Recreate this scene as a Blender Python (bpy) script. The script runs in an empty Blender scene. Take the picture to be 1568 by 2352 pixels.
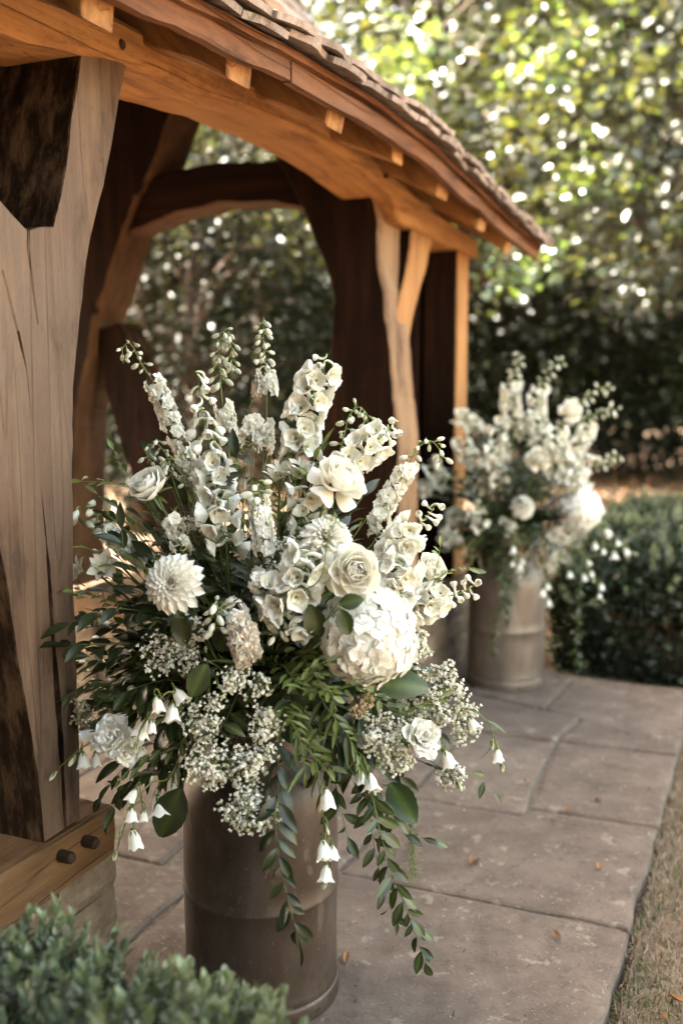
import bpy, bmesh, math, random
import numpy as np
from mathutils import Vector, Matrix, Quaternion, noise as mnoise

S = bpy.context.scene
COL = S.collection
R = random.Random(7)
rad = math.radians

# ------------------------------------------------------------------ camera
CAM_H, PITCH, FPX = 1.41, math.atan(318 / 2287.0), 2287.0
cam = bpy.data.cameras.new('camera')
cam.sensor_fit = 'VERTICAL'; cam.sensor_height = 36.0; cam.sensor_width = 24.0
cam.lens = 35.0
cam.clip_start, cam.clip_end = 0.05, 600
camo = bpy.data.objects.new('camera', cam); COL.objects.link(camo)
camo.location = (0, 0, CAM_H); camo.rotation_euler = (math.pi / 2 - PITCH, 0, 0)
cam.dof.use_dof = True; cam.dof.focus_distance = 2.12; cam.dof.aperture_fstop = 1.6
S.camera = camo

# ------------------------------------------------------------------ sky, sun, exposure
SUN_EL = rad(51.5); SUN_XY = Vector((-0.857, 0.514)).normalized()
w = bpy.data.worlds.new('World'); S.world = w; w.use_nodes = True
nt = w.node_tree; nt.nodes.clear()
sky = nt.nodes.new('ShaderNodeTexSky'); sky.sky_type = 'NISHITA'; sky.sun_disc = False
sky.sun_elevation = SUN_EL; sky.sun_rotation = math.atan2(SUN_XY.x, SUN_XY.y) % (2 * math.pi)
sky.air_density = 1.0; sky.dust_density = 3.0; sky.ozone_density = 0.3
tint = nt.nodes.new('ShaderNodeMix'); tint.data_type = 'RGBA'; tint.blend_type = 'MULTIPLY'
tint.inputs[0].default_value = 1.0; tint.inputs[7].default_value = (1.0, 0.82, 0.575, 1)
bg = nt.nodes.new('ShaderNodeBackground'); bg.inputs[1].default_value = 0.13
wo = nt.nodes.new('ShaderNodeOutputWorld')
nt.links.new(sky.outputs[0], tint.inputs[6]); nt.links.new(tint.outputs[2], bg.inputs[0]); nt.links.new(bg.outputs[0], wo.inputs[0])
sl = bpy.data.lights.new('sun', 'SUN'); sl.energy = 5.0; sl.angle = rad(0.5); sl.color = (1.0, 0.93, 0.82)
slo = bpy.data.objects.new('sun', sl); COL.objects.link(slo)
sdir = Vector((SUN_XY.x * math.cos(SUN_EL), SUN_XY.y * math.cos(SUN_EL), math.sin(SUN_EL)))
slo.rotation_euler = sdir.to_track_quat('Z', 'Y').to_euler(); slo.location = sdir * 30
S.view_settings.view_transform = 'Standard'; S.view_settings.look = 'None'
S.view_settings.exposure = 4.6; S.view_settings.gamma = 1.0; S.view_settings.use_curve_mapping = False
S.render.engine = 'CYCLES'
cy = S.cycles
cy.use_denoising = True; cy.max_bounces = 7; cy.diffuse_bounces = 4; cy.glossy_bounces = 2
cy.transmission_bounces = 4; cy.transparent_max_bounces = 4; cy.use_adaptive_sampling = True
cy.adaptive_threshold = 0.015; cy.sample_clamp_indirect = 6.0; cy.sample_clamp_direct = 40.0
cy.caustics_reflective = False; cy.caustics_refractive = False

# ------------------------------------------------------------------ frames of reference
# U runs along the front of the gate, NRM points out of its front, both level
U = Vector((0.39029, 0.92069, 0)); NRM = Vector((0.92069, -0.39029, 0))
NEAR = Vector((-0.184, 2.145, 0)); FAR = Vector((0.758, 4.473, 0))
P0 = NEAR - NRM * 0.325
_c, _s = math.cos(PITCH), math.sin(PITCH)
FWD, UP, RT = Vector((0, _c, -_s)), Vector((0, _s, _c)), Vector((1, 0, 0))
EYE = Vector((0, 0, CAM_H))
def W(s, t, z=0.0): return P0 + U * s - NRM * t + Vector((0, 0, z))
def ray(x, y): return FWD + RT * ((x - 784) / FPX) - UP * ((y - 1176) / FPX)
def at(x, y, Y):
    d = ray(x, y); return EYE + d * (Y / d.y)
def on_plane(x, y, p, n):
    d = ray(x, y); return EYE + d * ((p - EYE).dot(n) / d.dot(n))
def sz(x, y, off=0.0):
    q = on_plane(x, y, P0 + NRM * off, NRM) - P0; return (q.dot(U), q.z)
def proj(p):
    q = p - EYE; z = q.dot(FWD); return (784 + FPX * q.dot(RT) / z, 1176 - FPX * q.dot(UP) / z)
def inside(pt, poly):
    x, y = pt; c = False; j = len(poly) - 1
    for i in range(len(poly)):
        xi, yi = poly[i]; xj, yj = poly[j]
        if (yi > y) != (yj > y) and x < (xj - xi) * (y - yi) / (yj - yi) + xi: c = not c
        j = i
    return c
def lerp(a, b, f): return a + (b - a) * f
def interp(tab, x):
    if x <= tab[0][0]: return tab[0][1]
    for (x0, y0), (x1, y1) in zip(tab, tab[1:]):
        if x <= x1:
            f = (x - x0) / (x1 - x0); f = f * f * (3 - 2 * f) * 0.5 + f * 0.5
            return lerp(y0, y1, f)
    return tab[-1][1]

# ------------------------------------------------------------------ materials
def new_mat(name):
    m = bpy.data.materials.new(name); m.use_nodes = True
    n = m.node_tree.nodes; l = m.node_tree.links
    return m, n, l, n['Principled BSDF'], n['Material Output']
def N_(n, kind, **kw):
    o = n.new(kind)
    for k, v in kw.items(): setattr(o, k, v)
    return o
def ramp(n, stops):
    r = n.new('ShaderNodeValToRGB'); e = r.color_ramp.elements
    while len(e) < len(stops): e.new(0.5)
    for el, (p, c) in zip(e, stops):
        el.position = p; el.color = (c[0], c[1], c[2], 1)
    return r

ALB = 0.78
def wood_mat(name, dark, mid, light, grey=0.0, greycol=(0.30, 0.25, 0.21), bump=0.5, checks=0.5, spec=0.25):
    dark, mid, light, greycol = [tuple(x * ALB for x in c) for c in (dark, mid, light, greycol)]
    m, n, l, b, out = new_mat(name)
    a = N_(n, 'ShaderNodeAttribute', attribute_name='grain')
    mp = N_(n, 'ShaderNodeMapping'); mp.inputs['Scale'].default_value = (26, 26, 1.6)
    l.new(a.outputs['Vector'], mp.inputs['Vector'])
    nz = N_(n, 'ShaderNodeTexNoise'); nz.inputs['Scale'].default_value = 1.0; nz.inputs['Detail'].default_value = 7; nz.inputs['Roughness'].default_value = 0.65
    nz.inputs['Distortion'].default_value = 0.4
    l.new(mp.outputs[0], nz.inputs['Vector'])
    rp = ramp(n, [(0.28, dark), (0.5, mid), (0.75, light)])
    l.new(nz.outputs[0], rp.inputs[0])
    mp2 = N_(n, 'ShaderNodeMapping'); mp2.inputs['Scale'].default_value = (3.0, 3.0, 1.6)
    l.new(a.outputs['Vector'], mp2.inputs['Vector'])
    n2 = N_(n, 'ShaderNodeTexNoise'); n2.inputs['Scale'].default_value = 1.0; n2.inputs['Detail'].default_value = 4
    l.new(mp2.outputs[0], n2.inputs['Vector'])
    r2 = ramp(n, [(0.36, (0, 0, 0)), (0.64, (1, 1, 1))])
    l.new(n2.outputs[0], r2.inputs[0])
    mul = N_(n, 'ShaderNodeMath', operation='MULTIPLY'); mul.inputs[1].default_value = grey
    l.new(r2.outputs[0], mul.inputs[0])
    mx = N_(n, 'ShaderNodeMix', data_type='RGBA'); mx.inputs[7].default_value = (*greycol, 1)
    l.new(mul.outputs[0], mx.inputs[0]); l.new(rp.outputs[0], mx.inputs[6])
    # small knots and flecks
    mp3 = N_(n, 'ShaderNodeMapping'); mp3.inputs['Scale'].default_value = (210, 210, 50)
    l.new(a.outputs['Vector'], mp3.inputs['Vector'])
    n3 = N_(n, 'ShaderNodeTexNoise'); n3.inputs['Scale'].default_value = 1.0; n3.inputs['Detail'].default_value = 3
    l.new(mp3.outputs[0], n3.inputs['Vector'])
    r3 = ramp(n, [(0.28, (0.78, 0.74, 0.70)), (0.42, (1, 1, 1)), (0.66, (1, 1, 1)), (0.8, (1.2, 1.16, 1.12))])
    l.new(n3.outputs[0], r3.inputs[0])
    m2 = N_(n, 'ShaderNodeMix', data_type='RGBA', blend_type='MULTIPLY'); m2.inputs[0].default_value = 1
    l.new(mx.outputs[2], m2.inputs[6]); l.new(r3.outputs[0], m2.inputs[7])
    # long drying checks: thin dark lines that follow the grain
    mp4 = N_(n, 'ShaderNodeMapping'); mp4.inputs['Scale'].default_value = (11, 11, 0.55)
    l.new(a.outputs['Vector'], mp4.inputs['Vector'])
    n4 = N_(n, 'ShaderNodeTexNoise'); n4.inputs['Scale'].default_value = 1.0; n4.inputs['Detail'].default_value = 2; n4.inputs['Distortion'].default_value = 0.3
    l.new(mp4.outputs[0], n4.inputs['Vector'])
    r4 = ramp(n, [(0.487, (1, 1, 1)), (0.5, (0.3, 0.26, 0.23)), (0.513, (1, 1, 1))])
    l.new(n4.outputs[0], r4.inputs[0])
    m3 = N_(n, 'ShaderNodeMix', data_type='RGBA', blend_type='MULTIPLY'); m3.inputs[0].default_value = checks
    l.new(m2.outputs[2], m3.inputs[6]); l.new(r4.outputs[0], m3.inputs[7])
    # broad water stains and knots
    mp5 = N_(n, 'ShaderNodeMapping'); mp5.inputs['Scale'].default_value = (7, 7, 2.6)
    l.new(a.outputs['Vector'], mp5.inputs['Vector'])
    n5 = N_(n, 'ShaderNodeTexNoise'); n5.inputs['Scale'].default_value = 1.0; n5.inputs['Detail'].default_value = 6; n5.inputs['Roughness'].default_value = 0.7
    l.new(mp5.outputs[0], n5.inputs['Vector'])
    r5 = ramp(n, [(0.32, (0.30, 0.25, 0.21)), (0.46, (0.85, 0.82, 0.79)), (0.6, (1, 1, 1)), (0.74, (1.25, 1.22, 1.18))]); l.new(n5.outputs[0], r5.inputs[0])
    m5 = N_(n, 'ShaderNodeMix', data_type='RGBA', blend_type='MULTIPLY'); m5.inputs[0].default_value = 0.85
    l.new(m3.outputs[2], m5.inputs[6]); l.new(r5.outputs[0], m5.inputs[7])
    vk = N_(n, 'ShaderNodeTexVoronoi'); vk.inputs['Scale'].default_value = 1.0; mp6 = N_(n, 'ShaderNodeMapping'); mp6.inputs['Scale'].default_value = (5.5, 5.5, 2.2)
    l.new(a.outputs['Vector'], mp6.inputs['Vector']); l.new(mp6.outputs[0], vk.inputs['Vector'])
    r6 = ramp(n, [(0.05, (0.30, 0.22, 0.17)), (0.10, (0.85, 0.8, 0.78)), (0.16, (1, 1, 1))]); l.new(vk.outputs['Distance'], r6.inputs[0])
    m6 = N_(n, 'ShaderNodeMix', data_type='RGBA', blend_type='MULTIPLY'); m6.inputs[0].default_value = 0.8
    l.new(m5.outputs[2], m6.inputs[6]); l.new(r6.outputs[0], m6.inputs[7])
    l.new(m6.outputs[2], b.inputs['Base Color'])
    b.inputs['Roughness'].default_value = 0.72; b.inputs['Specular IOR Level'].default_value = spec
    ad = N_(n, 'ShaderNodeMath', operation='MULTIPLY_ADD'); l.new(r4.outputs[0], ad.inputs[0]); ad.inputs[1].default_value = checks; l.new(nz.outputs[0], ad.inputs[2])
    bp = N_(n, 'ShaderNodeBump'); bp.inputs['Strength'].default_value = min(1, bump * 1.5); bp.inputs['Distance'].default_value = 0.009
    l.new(ad.outputs[0], bp.inputs['Height']); l.new(bp.outputs[0], b.inputs['Normal'])
    return m
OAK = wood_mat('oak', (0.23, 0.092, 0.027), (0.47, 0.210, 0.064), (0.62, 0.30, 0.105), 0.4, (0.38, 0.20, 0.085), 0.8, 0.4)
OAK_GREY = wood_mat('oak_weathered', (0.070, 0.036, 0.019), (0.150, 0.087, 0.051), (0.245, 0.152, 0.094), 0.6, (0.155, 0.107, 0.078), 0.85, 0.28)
OAK_DARK = wood_mat('oak_shaded', (0.008, 0.0035, 0.002), (0.018, 0.0075, 0.0035), (0.042, 0.016, 0.007), 0.2, (0.022, 0.010, 0.005), 0.5, 0.5, 0.06)  # oak darkened in colour to stand in for shade under the roof
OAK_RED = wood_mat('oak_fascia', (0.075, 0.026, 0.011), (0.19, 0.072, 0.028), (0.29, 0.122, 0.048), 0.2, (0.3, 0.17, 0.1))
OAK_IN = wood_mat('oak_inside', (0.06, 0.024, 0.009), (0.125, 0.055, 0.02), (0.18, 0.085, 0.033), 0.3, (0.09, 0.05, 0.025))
OAK_SILL = wood_mat('oak_sill', (0.09, 0.042, 0.016), (0.175, 0.088, 0.034), (0.25, 0.135, 0.055), 0.4, (0.14, 0.105, 0.07))

def noise_mat(name, stops, scale=20.0, detail=8, rough=0.9, bump=0.4, dist=0.01, coord='Object', spots=None, metallic=0.0, stretch=(1, 1, 1), spec=0.3, second=None, rnd=0.0):
    stops = [(p, tuple(x * ALB for x in c)) for p, c in stops]; spots = [(a_, b_, c_, tuple(x * ALB for x in d_), e_) for a_, b_, c_, d_, e_ in (spots or [])]
    m, n, l, b, out = new_mat(name)
    tc = N_(n, 'ShaderNodeTexCoord')
    if coord == 'World':
        g = N_(n, 'ShaderNodeNewGeometry'); src = g.outputs['Position']
    else: src = tc.outputs[coord]
    mp = N_(n, 'ShaderNodeMapping'); mp.inputs['Scale'].default_value = stretch
    l.new(src, mp.inputs['Vector'])
    oi = N_(n, 'ShaderNodeObjectInfo')
    nz = N_(n, 'ShaderNodeTexNoise'); nz.inputs['Scale'].default_value = scale; nz.inputs['Detail'].default_value = detail; nz.inputs['Roughness'].default_value = 0.65
    l.new(mp.outputs[0], nz.inputs['Vector'])
    rp = ramp(n, stops); l.new(nz.outputs[0], rp.inputs[0])
    last = rp.outputs[0]
    for (sc, lo, hi, colr, amt) in (spots or []):
        n2 = N_(n, 'ShaderNodeTexNoise'); n2.inputs['Scale'].default_value = sc; n2.inputs['Detail'].default_value = 5; n2.inputs['Roughness'].default_value = 0.6
        l.new(mp.outputs[0], n2.inputs['Vector'])
        r2 = ramp(n, [(lo, (0, 0, 0)), (hi, (amt, amt, amt))]); l.new(n2.outputs[0], r2.inputs[0])
        mx = N_(n, 'ShaderNodeMix', data_type='RGBA'); mx.inputs[7].default_value = (*colr, 1)
        l.new(r2.outputs[0], mx.inputs[0]); l.new(last, mx.inputs[6]); last = mx.outputs[2]
    if rnd:
        mr = N_(n, 'ShaderNodeMapRange'); mr.inputs['To Min'].default_value = 1 - rnd; mr.inputs['To Max'].default_value = 1 + rnd
        l.new(oi.outputs['Random'], mr.inputs[0])
        hs = N_(n, 'ShaderNodeHueSaturation'); l.new(mr.outputs[0], hs.inputs['Value']); l.new(last, hs.inputs['Color']); last = hs.outputs[0]
    l.new(last, b.inputs['Base Color'])
    b.inputs['Roughness'].default_value = rough; b.inputs['Metallic'].default_value = metallic
    b.inputs['Specular IOR Level'].default_value = spec
    bp = N_(n, 'ShaderNodeBump'); bp.inputs['Strength'].default_value = bump; bp.inputs['Distance'].default_value = dist
    l.new(nz.outputs[0], bp.inputs['Height']); l.new(bp.outputs[0], b.inputs['Normal'])
    return m
BARK = noise_mat('bark', [(0.3, (0.010, 0.0055, 0.0035)), (0.47, (0.038, 0.021, 0.012)), (0.62, (0.14, 0.080, 0.045))], 30, 9, 1.0, 1.0, 0.05, stretch=(1, 1, 0.28), spec=0.04)
TRUNK = noise_mat('tree_bark', [(0.3, (0.03, 0.02, 0.014)), (0.55, (0.09, 0.06, 0.04)), (0.75, (0.16, 0.11, 0.075))], 9, 8, 0.95, 1.0, 0.05, stretch=(1, 1, 0.2))
STONE = noise_mat('plinth_stone', [(0.25, (0.10, 0.07, 0.045)), (0.5, (0.21, 0.15, 0.10)), (0.75, (0.33, 0.25, 0.17))], 14, 9, 0.92, 0.8, 0.02,
                  spots=[(6, 0.55, 0.7, (0.10, 0.07, 0.05), 0.7), (30, 0.62, 0.72, (0.34, 0.26, 0.16), 0.6)], rnd=0.2, coord='World')
MORTAR = noise_mat('mortar', [(0.3, (0.085, 0.062, 0.045)), (0.5, (0.15, 0.115, 0.085)), (0.72, (0.22, 0.175, 0.13))], 40, 8, 0.95, 0.7, 0.01, coord='World')
FLAG = noise_mat('flagstone', [(0.25, (0.066, 0.045, 0.033)), (0.5, (0.136, 0.098, 0.074)), (0.75, (0.215, 0.160, 0.124))], 7.5, 12, 0.88, 0.9, 0.012, coord='World',
                 spots=[(60, 0.56, 0.66, (0.065, 0.047, 0.037), 0.6), (1.6, 0.48, 0.62, (0.17, 0.128, 0.10), 0.6), (22, 0.56, 0.64, (0.085, 0.06, 0.045), 0.6), (110, 0.60, 0.66, (0.26, 0.205, 0.165), 0.6), (14, 0.60, 0.64, (0.31, 0.26, 0.20), 0.5), (3.0, 0.50, 0.66, (0.105, 0.076, 0.058), 0.7), (150, 0.66, 0.70, (0.5, 0.42, 0.34), 0.5)], rnd=0.08)
SOIL = noise_mat('soil', [(0.3, (0.035, 0.022, 0.014)), (0.55, (0.10, 0.065, 0.04)), (0.75, (0.19, 0.13, 0.08))], 18, 10, 0.97, 1.0, 0.03, coord='World',
                 spots=[(45, 0.57, 0.63, (0.28, 0.17, 0.085), 0.8)])
LAWN = noise_mat('lawn_soil', [(0.3, (0.10, 0.07, 0.045)), (0.55, (0.20, 0.145, 0.10)), (0.75, (0.29, 0.22, 0.155))], 22, 10, 0.97, 1.0, 0.02, coord='World',
                 spots=[(4, 0.55, 0.7, (0.11, 0.11, 0.05), 0.5)])
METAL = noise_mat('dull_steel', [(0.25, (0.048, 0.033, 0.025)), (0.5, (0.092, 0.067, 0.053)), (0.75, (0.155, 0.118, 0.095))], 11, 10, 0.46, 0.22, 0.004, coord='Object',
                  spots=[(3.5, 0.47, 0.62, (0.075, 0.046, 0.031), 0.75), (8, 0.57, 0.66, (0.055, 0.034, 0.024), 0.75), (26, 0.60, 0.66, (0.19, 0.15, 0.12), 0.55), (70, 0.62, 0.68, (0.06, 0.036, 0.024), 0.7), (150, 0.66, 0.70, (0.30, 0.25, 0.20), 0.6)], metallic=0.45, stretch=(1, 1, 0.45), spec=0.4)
IRON = noise_mat('rusty_iron', [(0.3, (0.025, 0.016, 0.012)), (0.7, (0.09, 0.05, 0.03))], 60, 6, 0.7, 0.5, 0.003, metallic=0.4)
TILE = noise_mat('roof_tile', [(0.25, (0.16, 0.115, 0.09)), (0.5, (0.34, 0.255, 0.21)), (0.75, (0.48, 0.38, 0.32))], 22, 9, 0.85, 0.9, 0.012, coord='World',
                 spots=[(13, 0.56, 0.66, (0.07, 0.05, 0.03), 0.85), (24, 0.60, 0.66, (0.42, 0.36, 0.27), 0.7)], rnd=0.25)
DRYLEAF = noise_mat('dry_leaf', [(0.3, (0.15, 0.062, 0.022)), (0.7, (0.33, 0.165, 0.062))], 60, 5, 0.7, 0.3, 0.002, rnd=0.3)

def attr_mat(name, rough, transl, spec, rnd=0.0, hue=0.0, tcol=None, vein=False, gain=1.0):
    m, n, l, b, out = new_mat(name)
    a = N_(n, 'ShaderNodeAttribute', attribute_name='Col')
    src = a.outputs['Color']
    if gain != 1.0:
        ga = N_(n, 'ShaderNodeMix', data_type='RGBA', blend_type='MULTIPLY'); ga.inputs[0].default_value = 1; ga.inputs[7].default_value = (gain, gain, gain, 1); l.new(src, ga.inputs[6]); src = ga.outputs[2]
    if rnd or hue:
        oi = N_(n, 'ShaderNodeObjectInfo')
        hs = N_(n, 'ShaderNodeHueSaturation')
        mr = N_(n, 'ShaderNodeMapRange'); mr.inputs['To Min'].default_value = 1 - rnd; mr.inputs['To Max'].default_value = 1 + rnd
        l.new(oi.outputs['Random'], mr.inputs[0]); l.new(mr.outputs[0], hs.inputs['Value'])
        sub = N_(n, 'ShaderNodeMath', operation='MULTIPLY'); sub.inputs[1].default_value = 7.31
        fr = N_(n, 'ShaderNodeMath', operation='FRACT')
        l.new(oi.outputs['Random'], sub.inputs[0]); l.new(sub.outputs[0], fr.inputs[0])
        m2 = N_(n, 'ShaderNodeMapRange'); m2.inputs['To Min'].default_value = 0.5 - hue; m2.inputs['To Max'].default_value = 0.5 + hue
        l.new(fr.outputs[0], m2.inputs[0]); l.new(m2.outputs[0], hs.inputs['Hue'])
        l.new(src, hs.inputs['Color']); src = hs.outputs[0]
    if vein:
        tc = N_(n, 'ShaderNodeTexCoord'); nv = N_(n, 'ShaderNodeTexNoise'); nv.inputs['Scale'].default_value = vein; nv.inputs['Detail'].default_value = 6; nv.inputs['Roughness'].default_value = .7
        l.new(tc.outputs['Object'], nv.inputs['Vector']); rv = ramp(n, [(0.30, (0.88, 0.87, 0.76)), (0.44, (0.985, 0.98, 0.96)), (0.55, (1, 1, 1))]); l.new(nv.outputs[0], rv.inputs[0])
        mv = N_(n, 'ShaderNodeMix', data_type='RGBA', blend_type='MULTIPLY'); mv.inputs[0].default_value = 1; l.new(src, mv.inputs[6]); l.new(rv.outputs[0], mv.inputs[7]); src = mv.outputs[2]
        bv_ = N_(n, 'ShaderNodeBump'); bv_.inputs['Strength'].default_value = .35; bv_.inputs['Distance'].default_value = .002; l.new(nv.outputs[0], bv_.inputs['Height']); l.new(bv_.outputs[0], b.inputs['Normal'])
    l.new(src, b.inputs['Base Color'])
    b.inputs['Roughness'].default_value = rough; b.inputs['Specular IOR Level'].default_value = spec
    t = N_(n, 'ShaderNodeBsdfTranslucent')
    if tcol:
        mu = N_(n, 'ShaderNodeMix', data_type='RGBA', blend_type='MULTIPLY'); mu.inputs[0].default_value = 1; mu.inputs[7].default_value = (*tcol, 1)
        l.new(src, mu.inputs[6]); l.new(mu.outputs[2], t.inputs[0])
    else: l.new(src, t.inputs[0])
    ms = N_(n, 'ShaderNodeMixShader'); ms.inputs[0].default_value = transl
    l.new(b.outputs[0], ms.inputs[1]); l.new(t.outputs[0], ms.inputs[2]); l.new(ms.outputs[0], out.inputs['Surface'])
    return m
PETAL = attr_mat('petal', 0.62, 0.28, 0.15, 0.06, 0.012, (1.0, 0.97, 0.88), vein=90.0)
LEAF = attr_mat('cut_leaf', 0.38, 0.15, 0.45, 0.4, 0.02, (1.6, 1.6, 0.6))
STEM = attr_mat('green_stem', 0.5, 0.0, 0.35, 0.15)
BOX = attr_mat('box_leaf', 0.40, 0.16, 0.5, 0.22, 0.012, (1.4, 1.6, 0.6), gain=.8)
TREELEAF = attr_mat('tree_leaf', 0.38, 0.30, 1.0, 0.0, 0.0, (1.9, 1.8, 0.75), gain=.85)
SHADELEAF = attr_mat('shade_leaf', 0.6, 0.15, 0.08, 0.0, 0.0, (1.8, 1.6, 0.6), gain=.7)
GRASS = attr_mat('dry_grass', 0.7, 0.2, 0.2, gain=.75)

# ------------------------------------------------------------------ objects
def mesh(name, v, f, mat, col=None, grain=None, smooth=False):
    me = bpy.data.meshes.new(name)
    me.from_pydata([tuple(p) for p in v], [], f)
    if col is not None:
        a = me.attributes.new('Col', 'FLOAT_COLOR', 'POINT')
        c = np.ones((len(v), 4), np.float32); c[:, :3] = np.asarray(col, np.float32)
        a.data.foreach_set('color', c.ravel())
    if grain is not None:
        a = me.attributes.new('grain', 'FLOAT_VECTOR', 'POINT')
        a.data.foreach_set('vector', np.asarray(grain, np.float32).ravel())
    if smooth: me.polygons.foreach_set('use_smooth', [True] * len(me.polygons))
    me.materials.append(mat); me.update()
    return me
def npmesh(name, V, F, mat, col=None, smooth=False):
    V = np.asarray(V, np.float32); F = np.asarray(F, np.int32); k = F.shape[1]
    me = bpy.data.meshes.new(name)
    me.vertices.add(len(V)); me.vertices.foreach_set('co', V.ravel())
    me.loops.add(F.size); me.loops.foreach_set('vertex_index', F.ravel())
    me.polygons.add(len(F)); me.polygons.foreach_set('loop_start', np.arange(0, F.size, k, dtype=np.int32))
    me.polygons.foreach_set('loop_total', np.full(len(F), k, np.int32))
    if smooth: me.polygons.foreach_set('use_smooth', np.ones(len(F), bool))
    if col is not None:
        a = me.attributes.new('Col', 'FLOAT_COLOR', 'POINT')
        c = np.ones((len(V), 4), np.float32); c[:, :3] = col
        a.data.foreach_set('color', c.ravel())
    me.materials.append(mat); me.update(); me.validate()
    return me
def obj(name, me, parent=None, M=None, kind=None, label=None):
    o = bpy.data.objects.new(name, me); COL.objects.link(o)
    if parent is not None: o.parent = parent
    if M is not None: o.matrix_basis = M
    if kind: o['kind'] = kind
    if label: o['label'] = label
    return o
def tag(o, label, cat, group=None):
    o['label'] = label; o['category'] = cat
    if group: o['group'] = group
    return o
def thing(name, label, cat, loc=(0, 0, 0), group=None):
    o = bpy.data.objects.new(name, None); COL.objects.link(o); o.location = loc; o.empty_display_size = 0.05
    return tag(o, label, cat, group)
def T(p): return Matrix.Translation(Vector(p))
def aim(p, d, roll=0.0, sc=1.0):
    q = Vector(d).normalized().to_track_quat('Z', 'Y')
    return Matrix.Translation(Vector(p)) @ q.to_matrix().to_4x4() @ Matrix.Rotation(roll, 4, 'Z') @ Matrix.Diagonal((sc, sc, sc, 1))

class MB:
    def __init__(s): s.v = []; s.f = []; s.c = []
    def add(s, v, f, c, M=None):
        o = len(s.v)
        s.v += [(M @ Vector(p)) if M is not None else Vector(p) for p in v]
        s.f += [tuple(i + o for i in q) for q in f]
        s.c += list(c) if len(c) == len(v) and not isinstance(c[0], (int, float)) else [c] * len(v)
        return s
    def tube(s, pts, r0, r1, c, k=6, c1=None):
        n = len(pts); v = []; f = []; cc = []
        pr = None
        for i, p in enumerate(pts):
            d = (pts[min(i + 1, n - 1)] - pts[max(i - 1, 0)])
            if d.length < 1e-9: d = Vector((0, 0, 1))
            d.normalize()
            a = pr if pr is not None else d.orthogonal()
            a = (a - d * a.dot(d))
            if a.length < 1e-6: a = d.orthogonal()
            a.normalize(); pr = a; b = d.cross(a)
            r = lerp(r0, r1, i / max(1, n - 1))
            for j in range(k):
                an = 2 * math.pi * j / k
                v.append(p + (a * math.cos(an) + b * math.sin(an)) * r)
                cc.append(c if c1 is None else tuple(lerp(x, y, i / max(1, n - 1)) for x, y in zip(c, c1)))
        for i in range(n - 1):
            for j in range(k):
                f.append((i * k + j, i * k + (j + 1) % k, (i + 1) * k + (j + 1) % k, (i + 1) * k + j))
        f.append(tuple(range(k))[::-1]); f.append(tuple((n - 1) * k + j for j in range(k)))
        s.add(v, f, cc); return s
    def mesh(s, name, mat, smooth=True): return mesh(name, s.v, s.f, mat, s.c, None, smooth)

def spline(pts, n=24):
    pts = [Vector(p) for p in pts]
    if len(pts) < 3: return [pts[0].lerp(pts[-1], i / (n - 1)) for i in range(n)]
    P = [pts[0] * 2 - pts[1]] + pts + [pts[-1] * 2 - pts[-2]]
    seg = len(pts) - 1; out = []
    for i in range(n):
        g = i / (n - 1) * seg; k = min(int(g), seg - 1); u = g - k
        a, b, c, d = P[k], P[k + 1], P[k + 2], P[k + 3]
        out.append(0.5 * ((2 * b) + (c - a) * u + (2 * a - 5 * b + 4 * c - d) * u * u + (3 * b - a - 3 * c + d) * u ** 3))
    return out

def hn(x, y=0.0, z=0.0): return mnoise.noise(Vector((x, y, z)))

# ================================================================== GROUND
def sheet(name, corners, z, mat, nx=1, ny=1, bump=0.0):
    (a, b, c, d) = [Vector((p[0], p[1], 0)) for p in corners]
    v = []; f = []
    for j in range(ny + 1):
        for i in range(nx + 1):
            p = a.lerp(b, i / nx).lerp(d.lerp(c, i / nx), j / ny)
            v.append((p.x, p.y, z + (hn(p.x * 1.3, p.y * 1.3) * bump if bump else 0)))
    for j in range(ny):
        for i in range(nx):
            k = j * (nx + 1) + i; f.append((k, k + 1, k + nx + 2, k + nx + 1))
    return obj(name, mesh(name, v, f, mat, smooth=True), kind='structure')
sheet('ground', [(-120, -60), (120, -60), (120, 180), (-120, 180)], -0.06, SOIL)
lw = [W(-14, -1.10), W(-14, -16), W(16, -16), W(16, -1.10)]
sheet('lawn', lw, -0.036, LAWN, 90, 60, 0.012)

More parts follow.
